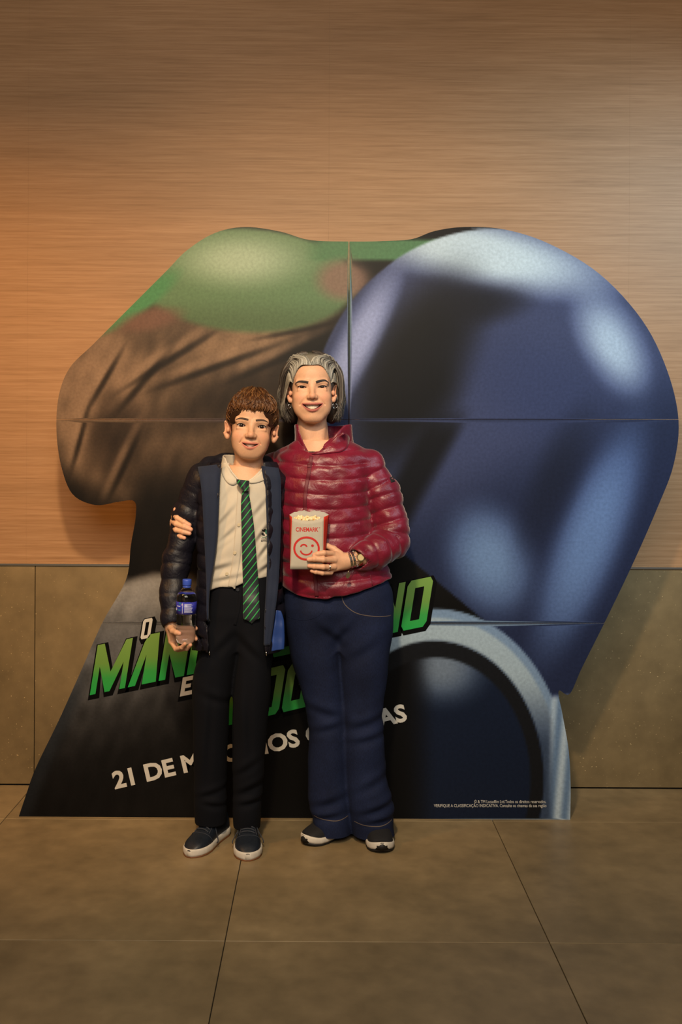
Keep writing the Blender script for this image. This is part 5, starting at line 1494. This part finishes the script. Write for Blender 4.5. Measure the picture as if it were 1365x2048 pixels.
# trousers ---------------------------------------------------------
M['navy_wool'] = plain('dark_navy_trouser', srgb(7, 9, 17), .9, noise=.12, nscale=300, spec=.2)
Ft2 = Field((-.47, 3.24, .05), (-.12, 3.56, .99), .004)
Ft2.add(px_loft([(1150, 428, 490, .070), (1186, 422, 490, .080), (1230, 412, 490, .092), (1290, 405, 484, .092), (1340, 388, 470, .088), (1400, 385, 460, .080), (1500, 388, 455, .064, .02), (1580, 388, 453, .058, .04), (1645, 390, 453, .056, .055)], BO, p=2.2))
Ft2.add(px_loft([(1150, 478, 540, .072), (1170, 478, 546, .086), (1230, 478, 550, .096), (1290, 477, 546, .094), (1340, 470, 544, .088), (1400, 466, 540, .080), (1500, 465, 531, .064, .02), (1580, 466, 526, .058, .045), (1652, 467, 520, .056, .06)], BO - .005, p=2.2), .014)
Ft2.add(px_loft([(1150, 432, 535, .070), (1182, 432, 540, .084), (1225, 425, 540, .092), (1255, 445, 520, .075), (1285, 465, 500, .04)], BO - .002, p=2.2), .04)
Ft2.warp(sines(41, 8, 3, 8, .0020, [(.5, .2, 1), (-.6, .2, .8)]))
for (px, py, ang, wd, am, ln) in [(420, 1600, .3, .012, .006, .05), (425, 1625, -.2, .011, .006, .04), (500, 1590, .45, .013, .007, .05), (500, 1620, .2, .011, .007, .04), (495, 1545, .6, .013, .005, .05), (430, 1400, -.4, .014, .004, .05), (500, 1300, -.8, .014, .004, .06), (450, 1290, .8, .014, .004, .06), (420, 1480, 1.5, .012, .004, .15), (500, 1450, 1.6, .012, .004, .15)]:
    p = P(px, py, BO - .06); Ft2.warp(folds((p.x, p.z), ang, wd, am, ln))
v, qd = Ft2.mesh(1); trs = mesh_obj('trousers', v, qd, M['navy_wool']); keep(trs, boy)
V, Fq = strip(Ft2, jz(Ft2, [(480, 1172), (479, 1210), (470, 1250)], BO - .09), .010, .0016, 8); o = mesh_obj('fly_placket', V, Fq, M['navy_wool']); fix_normals(o); o.parent = trs
p = P(476, 1179, BO - .09); y = Ft2.front(p.x, p.z); bm = bmesh.new(); bmesh.ops.create_cone(bm, cap_ends=True, segments=18, radius1=.0062, radius2=.0055, depth=.003)
bmesh.ops.transform(bm, matrix=Matrix.Translation((p.x, y - .004, p.z)) @ Matrix.Rotation(R(90), 4, 'X'), verts=bm.verts); o = bm_obj('button', bm, plain('dark_button', srgb(40, 42, 50), .35)); o.parent = trs

# tie --------------------------------------------------------------
m, nt, b = new_mat('striped_tie')
tc = N(nt, 'ShaderNodeTexCoord'); sx = N(nt, 'ShaderNodeSeparateXYZ'); nt.links.new(tc.outputs['Object'], sx.inputs[0])
mu = N(nt, 'ShaderNodeMath', operation='MULTIPLY'); mu.inputs[1].default_value = -1.30; nt.links.new(sx.outputs[0], mu.inputs[0])
ad = N(nt, 'ShaderNodeMath', operation='ADD'); nt.links.new(sx.outputs[2], ad.inputs[0]); nt.links.new(mu.outputs[0], ad.inputs[1])
dv = N(nt, 'ShaderNodeMath', operation='DIVIDE'); dv.inputs[1].default_value = .0285; nt.links.new(ad.outputs[0], dv.inputs[0])
fr = N(nt, 'ShaderNodeMath', operation='FRACT'); nt.links.new(dv.outputs[0], fr.inputs[0])
rp = ramp(nt, [(0.0, srgb(24, 34, 42)), (.44, srgb(24, 34, 42)), (.47, srgb(46, 176, 84)), (.60, srgb(46, 176, 84)), (.63, srgb(24, 34, 42))]); nt.links.new(fr.outputs[0], rp.inputs['Fac']); nt.links.new(rp.outputs['Color'], b.inputs['Base Color'])
b.inputs['Roughness'].default_value = .55; b.inputs['Sheen Weight'].default_value = .2
M['tie'] = m
Fst = Multi(Fs, Ft2)
def tiepart(rows, name, thick, off, bow):
    V, Fq = [], []; n = 9; R_ = []
    rows = [np.array(r, float) for r in rows]
    for r in catmull(rows, 5):
        py0, xl, xr, pyr = r; ys = []
        for k in range(n):
            f = k / (n - 1); p = P(xl + (xr - xl) * f, py0 + (pyr - py0) * f, BO - .1); R_.append((p.x, p.z, f))
    m_ = len(R_) // n
    ybase = [min(Fst.front(R_[i * n + k][0], R_[i * n + k][1]) for k in range(n)) for i in range(m_)]
    ker = np.ones(7) / 7; yb2 = np.convolve(np.pad(np.array(ybase), 3, mode='edge'), ker, 'valid'); yb2 = np.minimum(yb2, np.array(ybase) + .001)
    for layer in (0, 1):
        for i in range(m_):
            for k in range(n):
                x, z, f = R_[i * n + k]; e = 1 - abs(2 * f - 1) ** 2.5
                V.append((x, yb2[i] - off - (thick * (.35 + .65 * e) + bow * e if layer == 0 else 0), z))
    o_ = m_ * n
    for i in range(m_ - 1):
        for k in range(n - 1):
            a = i * n + k; Fq.append((a, a + n, a + n + 1, a + 1)); Fq.append((o_ + a, o_ + a + 1, o_ + a + n + 1, o_ + a + n))
        for k in (0, n - 1): a = i * n + k; Fq.append((a, a + n, o_ + a + n, o_ + a))
    for k in range(n - 1):
        Fq.append((k, k + 1, o_ + k + 1, o_ + k)); a = (m_ - 1) * n + k; Fq.append((a, a + 1, o_ + a + 1, o_ + a))
    o = mesh_obj(name, V, Fq, M['tie']); return fix_normals(o)
tie = tiepart([(980, 486, 498, 979), (990, 484.5, 499.5, 990), (1010, 483, 503, 1010), (1052, 484, 509, 1052), (1100, 485, 513, 1100), (1160, 486, 517, 1159), (1200, 487, 519, 1199), (1233, 487.5, 520.5, 1232), (1239, 494, 513, 1238.5), (1246, 504, 505, 1246)], 'tie', .004, .0015, .003)
keep(tie, boy); tag(tie, 'dark tie with thin green diagonal stripes')
kn = tiepart([(958, 474, 500, 961), (966, 475, 500, 966), (975, 481, 499.5, 975), (982, 486, 498.5, 982)], 'tie_knot', .010, .004, .006); kn.parent = tie

# jacket -----------------------------------------------------------
m, nt, b = new_mat('navy_nylon')
tc = N(nt, 'ShaderNodeTexCoord'); n2 = N(nt, 'ShaderNodeTexNoise', Scale=40.0, Detail=3.0, Distortion=1.2); nt.links.new(tc.outputs['Object'], n2.inputs['Vector'])
bp = N(nt, 'ShaderNodeBump', Strength=.45, Distance=.005); nt.links.new(n2.outputs['Fac'], bp.inputs['Height']); nt.links.new(bp.outputs['Normal'], b.inputs['Normal'])
b.inputs['Base Color'].default_value = (*srgb(18, 17, 28), 1); b.inputs['Roughness'].default_value = .48; b.inputs['Specular IOR Level'].default_value = .35
M['navy_nylon'] = m
M['lining'] = plain('blue_fleece_lining', srgb(13, 28, 55), .85, noise=.08, nscale=500, bump=.2, sheen=.1)
M['lining_shiny'] = plain('blue_quilt_lining', srgb(34, 62, 128), .4, noise=.1, nscale=30, bump=.3)
Fn = Field((-.60, 3.22, .66), (.02, 3.62, 1.37), .0036)
jrows = [(925, 428, 545, .058), (938, 408, 556, .080), (960, 397, 563, .104), (1000, 394, 566, .116), (1040, 396, 565, .118), (1100, 398, 564, .118), (1160, 396, 565, .120), (1220, 390, 568, .124), (1312, 385, 570, .126)]
zs = P(480, 1040, BO).z
Fn.add(px_loft(jrows, BO, p=2.3, pitch=.055, A=.004, ph=-(zs / .055) % 1 + .0, tilt=lambda X, Y: .006 * np.sin(X * 30)))
Fn.cut(px_loft([(900, 440, 540, .05)] + jrows[1:] + [(1340, 384, 570, .126)], BO, p=2.3, off=-.0085), .003)
Fn.add(tube([P(404, 966, 3.41), P(376, 1030, 3.415), P(353, 1125, 3.40), P(347, 1190, 3.37), P(345, 1240, 3.338)], [.055, .049, .0435, .0405, .034], pitch=.052, A=.0028, ph=.3, k=.02), .010)
Fn.add(tube([P(548, 968, 3.43), P(572, 1050, 3.535), P(598, 1095, 3.615)], [.050, .040, .030], pitch=.052, A=.004, k=.02), .010)
# hood lying behind the neck
Fn.add(tube([P(389, 958, 3.385), P(396, 942, 3.415), P(418, 932, 3.455), P(450, 925, 3.490), P(490, 922, 3.505), P(530, 928, 3.490), P(552, 942, 3.45), P(556, 960, 3.40)], [.014, .021, .026, .028, .030, .027, .021, .012], k=.02), .012)
le = [(437, 905), (437, 940), (436, 1000), (432, 1080), (425, 1130), (418, 1180), (417, 1230), (420, 1330)]; re = [(524, 905), (527, 930), (534, 1000), (537, 1080), (537, 1150), (533, 1230), (530, 1330)]
lp = sorted([(lambda p: (p.z, p.x))(P(x, y, BO - .11)) for x, y in le]); rp_ = sorted([(lambda p: (p.z, p.x))(P(x, y, BO - .11)) for x, y in re])
def opening(X, Y, Z):
    xl = np.interp(Z, [a for a, _ in lp], [c_ for _, c_ in lp]); xr = np.interp(Z, [a for a, _ in rp_], [c_ for _, c_ in rp_])
    return np.maximum(np.maximum(xl - X, X - xr), Y - (BO + .01))
Fn.cut(func(opening, (-.5, 3.2, .6), (0, BO + .02, 1.4)), .003)
Fn.cut(tube([P(487, 960, BO - .01), P(490, 900, BO + .0)], [.058, .062]), .006)
Fn.cut(tube([P(345, 1226, 3.352), P(344, 1262, 3.322)], [.027, .029]), .003)
def hem(X, Y, Z): return Z - (P(480, 1311, BO - .12).z)
Fn.cut(func(hem, (-.6, 3.2, .6), (.05, 3.7, .72)), .003)
Fn.warp(lambda X, Y, Z: sines(51, 9, 9, 22, .0016)(X, Y, Z) + sines(52, 6, 4, 8, .0020)(X, Y, Z))
v, qd = Fn.mesh(1); bj = mesh_obj('jacket', v, qd, M['navy_nylon']); keep(bj, boy); tag(bj, 'open navy padded jacket with blue lining')
def band(edge, inner, mat, name, thick=.0022, off=.0):
    """facing: strip of quads between two px polylines laid on the jacket front"""
    A, B = catmull(edge, 8), catmull(inner, 8); V, Fq = [], []; n = 5; m_ = min(len(A), len(B))
    rows = []
    for i in range(m_):
        row = []
        for k in range(n):
            f = k / (n - 1); p_ = A[i] * (1 - f) + B[i] * f; p = P(p_[0], p_[1], BO - .105); row.append((p.x, Fn.front(p.x, p.z), p.z))
        ys = np.array([r[1] for r in row]); md = np.median(ys); ys = np.clip(ys, md - .012, md + .012)
        rows.append([(r[0], y, r[2]) for r, y in zip(row, ys)])
    Y = np.array([[r[1] for r in row] for row in rows]); ker = np.ones(5) / 5
    for k in range(n):
        pad = np.pad(Y[:, k], 3, mode='edge'); mn = np.min([pad[a:a + m_] for a in range(7)], 0); Y[:, k] = np.convolve(np.pad(mn, 2, mode='edge'), ker, 'valid')
    Y = np.minimum(Y, (Y.min(1) + .006)[:, None])
    for s_ in (-1, 1):
        for i in range(m_):
            for k in range(n): V.append((rows[i][k][0], Y[i, k] - off + s_ * thick, rows[i][k][2]))
    o_ = m_ * n
    for i in range(m_ - 1):
        for k in range(n - 1):
            a = i * n + k; Fq.append((a, a + n, a + n + 1, a + 1)); Fq.append((o_ + a, o_ + a + 1, o_ + a + n + 1, o_ + a + n))
        for k in (0, n - 1): a = i * n + k; Fq.append((a, a + n, o_ + a + n, o_ + a))
    for k in range(n - 1):
        Fq.append((k, k + 1, o_ + k + 1, o_ + k)); a = (m_ - 1) * n + k; Fq.append((a, a + 1, o_ + a + 1, o_ + a))
    o = mesh_obj(name, V, Fq, mat); fix_normals(o); o.parent = bj; return o
band([(440, 928), (439.5, 960), (438.5, 1000), (437, 1040), (434.5, 1080), (428, 1130), (420, 1180), (418, 1230), (420.5, 1300)], [(392, 934), (400, 960), (405, 1000), (407, 1040), (409, 1080), (411, 1130), (413, 1180), (413.5, 1230), (416.5, 1300)], M['lining'], 'lining_facing', .0022, .003)
band([(521, 932), (526, 960), (530.5, 1000), (532.5, 1040), (533.5, 1080), (533.5, 1130), (532, 1180), (529.5, 1230), (528, 1290)], [(556, 936), (561, 960), (562, 1000), (562, 1040), (561, 1080), (559, 1130), (556, 1180), (551, 1220), (541, 1290)], M['lining'], 'lining_facing', .0022, .003)
band([(552, 1222), (549, 1240), (545, 1260), (542, 1280), (540, 1304)], [(562, 1224), (567, 1240), (568.5, 1260), (569, 1280), (568, 1300)], M['lining_shiny'], 'quilted_lining', .0022, .003)
for pix in ([(404, 975), (406, 1040), (409, 1100), (412, 1160), (413, 1200), (413.5, 1240), (416.5, 1307)], [(563, 985), (563, 1060), (561, 1120), (557, 1180), (551, 1222), (541, 1292), (537, 1309)]):
    V, Fq = strip(Fn, jz(Fn, pix, BO - .105), .0026, .0028, 8, .003); o = mesh_obj('zip_teeth', V, Fq, M['navy_nylon']); fix_normals(o); o.parent = bj
for x_, y_ in ((418, 1307), (533, 1306)):
    p = P(x_, y_, BO - .11); y = Fn.front(p.x, p.z); y = min(max(y, BO - .13), BO - .09)
    o = Geo().add(tube_geo([(p.x, y - .004, p.z + .006), (p.x, y - .006, p.z), (p.x + .001, y - .005, p.z - .009)], [.0022, .0026, .0018], 6)).obj('zip_pull', M['silver']); o.parent = bj

shoe(boy, flr(378, 1716), flr(452, 1662), .255, .092, 'sneaker')
shoe(boy, flr(496, 1723), (flr(496, 1723)[0] - .02, 3.58), .255, .096, 'sneaker')

# ------------------------------------------------------------------ water bottle
bt = empty('water_bottle', P(371, 1287, 3.30)); tag(bt, 'clear plastic water bottle with blue cap and blue label', 'bottle')
BZ = P(371, 1287, 3.30).z; S_ = 3.30 / FPX
tiltb = Matrix.Rotation(R(1.2), 4, 'Y')
def lathe(prof, n=40, cap0=True, cap1=True, fn=None):
    V, Fq = [], []
    for z, r_ in prof:
        for k in range(n):
            a = 2 * math.pi * k / n; rr = r_ * (fn(z, a) if fn else 1); V.append(tiltb @ Vector((rr * math.cos(a), rr * math.sin(a), z)))
    for i in range(len(prof) - 1):
        for k in range(n): Fq.append((i * n + k, i * n + (k + 1) % n, (i + 1) * n + (k + 1) % n, (i + 1) * n + k))
    if cap0: Fq.append(tuple(range(n - 1, -1, -1)))
    if cap1: Fq.append(tuple((len(prof) - 1) * n + k for k in range(n)))
    return V, Fq
def zpx(py): return (1287 - py) * S_
def rprof(rows): return [(zpx(y), r_ * S_) for y, r_ in rows]
body_rows = [(1287, 11), (1286, 15), (1283, 18), (1278, 19.2), (1268, 19.4), (1262, 19.8), (1259, 19.2), (1255, 19.8), (1251, 19.3), (1246, 20.2), (1242, 19.5), (1238, 20.3), (1234, 19.6), (1230, 20.4), (1227, 20.0), (1226, 19.7), (1202, 19.7), (1201, 20.3), (1197, 20.0), (1194, 20.5), (1190, 19.4), (1186, 17.2), (1182, 14.0), (1178, 10.4), (1175, 7.6), (1172, 7.2), (1168, 7.2)]
m, nt, b = new_mat('clear_plastic'); b.inputs['Transmission Weight'].default_value = 1; b.inputs['Roughness'].default_value = .03; b.inputs['IOR'].default_value = 1.12; b.inputs['Base Color'].default_value = (.96, .97, 1, 1); b.inputs['Specular IOR Level'].default_value = .8; b.inputs['Coat Weight'].default_value = .6; b.inputs['Coat Roughness'].default_value = .05
M['pet'] = m
m, nt, b = new_mat('water'); b.inputs['Transmission Weight'].default_value = 1; b.inputs['Roughness'].default_value = 0; b.inputs['IOR'].default_value = 1.30; b.inputs['Base Color'].default_value = (.97, .98, 1, 1)
M['water'] = m
pet5 = lambda z, a: 1 - (.10 * max(0, 1 - z / .014)) * (.5 + .5 * math.cos(5 * a))
V, Fq = lathe(rprof(body_rows), fn=pet5); mesh_obj('bottle_body', V, Fq, M['pet'], bt)
V, Fq = lathe([(z, max(.001, r_ - .0012)) for z, r_ in rprof([(1285.5, 11)] + [(y, r_) for y, r_ in body_rows[1:] if y >= 1186])], fn=pet5); mesh_obj('water', V, Fq, M['water'], bt)
M['cap_blue'] = plain('blue_cap', srgb(56, 84, 190), .35); M['label_blue'] = plain('blue_label', srgb(46, 52, 168), .3, coat=.4); M['label_white'] = plain('label_white', srgb(190, 196, 226), .5); M['label_teal'] = plain('label_teal', srgb(40, 120, 150), .5)
knurl = lambda z, a: 1 + .012 * math.cos(36 * a)
V, Fq = lathe(rprof([(1170.5, 8.6), (1169.8, 9.0), (1160, 9.0), (1158.6, 8.6), (1158, 7.4)]), 72, fn=knurl); mesh_obj('cap', V, Fq, M['cap_blue'], bt)
V, Fq = lathe(rprof([(1175, 7.7), (1174.5, 8.4), (1172, 8.4), (1171.6, 7.7)])); mesh_obj('cap_ring', V, Fq, M['cap_blue'], bt)
V, Fq = lathe(rprof([(1226, 20.35), (1202, 20.35)]), 48, False, False); lb = mesh_obj('label', V, Fq, M['label_blue'], bt); sm = lb.modifiers.new('thickness', 'SOLIDIFY'); sm.thickness = .0004; sm.offset = 1
def label_patch(py0, py1, px0, px1, mat, name):
    V, Fq = [], []; n = 5; rr = 20.35 * S_ + .0007
    for py in (py0, py1):
        for k in range(n):
            x = (px0 + (px1 - px0) * k / (n - 1)) * S_; x = max(-rr * .999, min(rr * .999, x)); V.append(tiltb @ Vector((x, -math.sqrt(rr * rr - x * x), zpx(py))))
    Fq = [(n + k, n + k + 1, k + 1, k) for k in range(n - 1)]; o = mesh_obj(name, V, Fq, mat); o.parent = lb
for i in range(9):
    y0 = 1205 + i * 2.05; rr_ = random.Random(i); label_patch(y0 + 1.0, y0, -1.5, 15 - rr_.random() * 3, M['label_white'], 'label_print')
label_patch(1224, 1203, -5.6, -4.6, M['label_white'], 'label_print'); label_patch(1211, 1209.4, -17, -9.5, M['label_white'], 'label_print')
label_patch(1219, 1214, -19.5, -16.5, M['label_white'], 'label_print'); label_patch(1219, 1216.5, -14, -9, M['label_teal'], 'label_print'); label_patch(1206, 1203, -13, -8, M['label_teal'], 'label_print')

# ------------------------------------------------------------------ popcorn bag
BF = 3.273; pb_loc = P(613, 1139, BF)
bag = empty('popcorn_bag', pb_loc); tag(bag, 'small white and red paper popcorn bag with winking smile print', 'paper bag')
M['paper'] = plain('kraft_white_paper', srgb(176, 169, 156), .8, noise=.05, nscale=40, bump=.15)
M['paper_in'] = plain('white_paper', srgb(170, 166, 158), .85)
M['red_paper'] = plain('red_paper', srgb(206, 50, 30), .7, noise=.10, nscale=30, bump=.15)
M['red_ink'] = plain('red_ink', srgb(186, 26, 20), .6)
bs = BF / FPX
def bl(px, py, dep=0.0): p = P(px, py, BF); return Vector((p.x - pb_loc.x, dep, p.z - pb_loc.z))
def sheet(rows, mat, name, solid=.0006):
    n = len(rows[0]); V = [p for r in rows for p in r]; Fq = [(i * n + k, i * n + k + 1, (i + 1) * n + k + 1, (i + 1) * n + k) for i in range(len(rows) - 1) for k in range(n - 1)]
    o = mesh_obj(name, V, Fq, mat, bag); md = o.modifiers.new('thickness', 'SOLIDIFY'); md.thickness = solid; md.offset = 0; return o
NR, NCc = 13, 17
def xl_f(t): return 580.5 + 4 * t
def xr_f(t): return 646.5 + 1.5 * t
front, back = [], []
for i in range(NR):
    t = i / (NR - 1); r1, r2 = [], []
    for k in range(NCc):
        f = k / (NCc - 1); x = xl_f(t) + (xr_f(t) - xl_f(t)) * f
        top = 1034 + 7 * math.sin(math.pi * f) ** .8; y = 1138.5 + (top - 1138.5) * t + (.7 * (k % 2) if i == NR - 1 else 0)
        r1.append(bl(x, y, -.004 * math.sin(math.pi * f) * math.sin(math.pi * t) * .8 - .003 * math.sin(math.pi * f) * t))
        xb = (580 - 2.0 * t) + ((648 + 11 * t) - (580 - 2.0 * t)) * f; tb = 1031 - 9.5 * math.sin(math.pi * f) ** .6 + (4.5 * math.exp(-((f - .5) / .06) ** 2)) + (1.2 * (k % 2))
        yb = 1138.5 + (tb - 1138.5) * t if i == NR - 1 else 1138.5 + ((1031 - 9.5 * math.sin(math.pi * f) ** .6 + 4.5 * math.exp(-((f - .5) / .06) ** 2)) - 1138.5) * t
        r2.append(bl(xb, yb, .012 + .034 * t + .006 * math.sin(math.pi * f) * t))
    front.append(r1); back.append(r2)
sheet(front, M['paper'], 'front_panel'); sheet(back, M['paper_in'], 'back_panel')
for side in (0, -1):
    rows = []
    for i in range(NR):
        a, c = front[i][side], back[i][side]; t = i / (NR - 1); mid = (a + c) / 2 + Vector((-.004 * (1 - t) * (-1 if side == 0 else 1), 0, 0)) + Vector(((-.0008 if side == 0 else .0008), 0, 0))
        rows.append([a, (a + mid) / 2, mid, (mid + c) / 2, c])
    sheet(rows, M['red_paper'], 'side_gusset')
def ink(name, polys, lift=.0012):
    """flat print on the front panel: list of quad strips [(inner pts, outer pts)] in px"""
    g = Geo()
    def yf(px, py):
        t = min(1, max(0, (1138.5 - py) / 100)); f = min(1, max(0, (px - xl_f(t)) / (xr_f(t) - xl_f(t)))); return -.004 * math.sin(math.pi * f) * math.sin(math.pi * t) * .8 - .003 * math.sin(math.pi * f) * t - lift
    for A, B in polys:
        n = len(A); V = [bl(x, y, yf(x, y)) for x, y in A] + [bl(x, y, yf(x, y)) for x, y in B]; g.add((V, [(i, i + 1, n + i + 1, n + i) for i in range(n - 1)]))
    o = g.obj(name, M['red_ink'], bag, False); fix_normals(o); return o, yf
def arc(cx, cy, rx, ry, a0, a1, th, n=40):
    A, B = [], []
    for k in range(n + 1):
        a = R(a0 + (a1 - a0) * k / n); A.append((cx + (rx - th / 2) * math.cos(a), cy - (ry - th / 2) * math.sin(a))); B.append((cx + (rx + th / 2) * math.cos(a), cy - (ry + th / 2) * math.sin(a)))
    return A, B
em, yf = ink('smile_emblem', [arc(613.5, 1096.7, 24.5, 22.2, 0, 360, 4.0, 56), arc(608, 1094, 6.0, 5.2, 8, 172, 3.0, 16), arc(625.5, 1091, 1.4, 1.2, 0, 360, 2.7, 16), arc(613, 1100.5, 11.2, 8.6, 182, 358, 3.0, 24)])
me = text_mesh('CINEMARK', 8.2 * bs / .7, .0004, 0); lo, hi = text_width(me); W_ = 45 * bs; base = bl(592, 1062.5)
for vv in me.vertices:
    x = base.x + (vv.co.x - lo) / (hi - lo) * W_; z = base.z + vv.co.y - .004 * ((vv.co.x - lo) / (hi - lo) - .5) ** 2 * 0
    px_ = 592 + (x - base.x) / bs; vv.co = (x, yf(px_, 1058), z)
text_obj('bag_lettering', me, M['red_ink'], bag, Matrix.Identity(4))
me = text_mesh('TM', 1.6 * bs / .7, .00002, 0); base = bl(637.5, 1056)
for vv in me.vertices: vv.co = (base.x + vv.co.x, yf(638, 1055), base.z + vv.co.y)
text_obj('bag_lettering', me, M['red_ink'], bag, Matrix.Identity(4))
# popcorn
M['popcorn'] = attr_mat('popped_corn', .8, .1, (200, 200, 200), .2)
pr = random.Random(2); protos = []
for s in range(3):
    Fpn = Field((-.012,) * 3, (.012,) * 3, .0011)
    for _ in range(7):
        d_ = Vector((pr.gauss(0, 1), pr.gauss(0, 1), pr.gauss(0, 1))).normalized() * .0042; Fpn.add(ell(d_, (pr.uniform(.0032, .0048),) * 3), .001)
    v, qd = Fpn.mesh(1); rr = np.linalg.norm(v, axis=1); tt = np.clip((rr - .003) / .006, 0, 1)[:, None]
    protos.append((v, qd, np.array(srgb(206, 160, 78)) * (1 - tt) + np.array(srgb(240, 226, 188)) * tt))
pm = []
for i in range(26):
    px_, py_ = 593 + (i % 13) * 3.6 + pr.uniform(-1, 1), 1036.5 + (i // 13) * 3.6 + pr.uniform(-1.6, 1.6)
    if py_ < 1035 and abs(px_ - 616) > 16: py_ += 2
    k = i % 3
    if i < 3:
        o = mesh_obj('popcorn', protos[k][0], protos[k][1], M['popcorn'], None, True, protos[k][2]); pm.append(o.data)
    else: o = bpy.data.objects.new('popcorn', pm[k]); COL.objects.link(o)
    o.location = P(px_, py_, BF + .014 + .016 * (1 - i // 13) + pr.uniform(0, .004)); o.rotation_euler = (pr.uniform(0, 6), pr.uniform(0, 6), pr.uniform(0, 6))
    tag(o, 'pale yellow popped corn inside the paper bag', 'popcorn', 'popcorn in the paper bag')
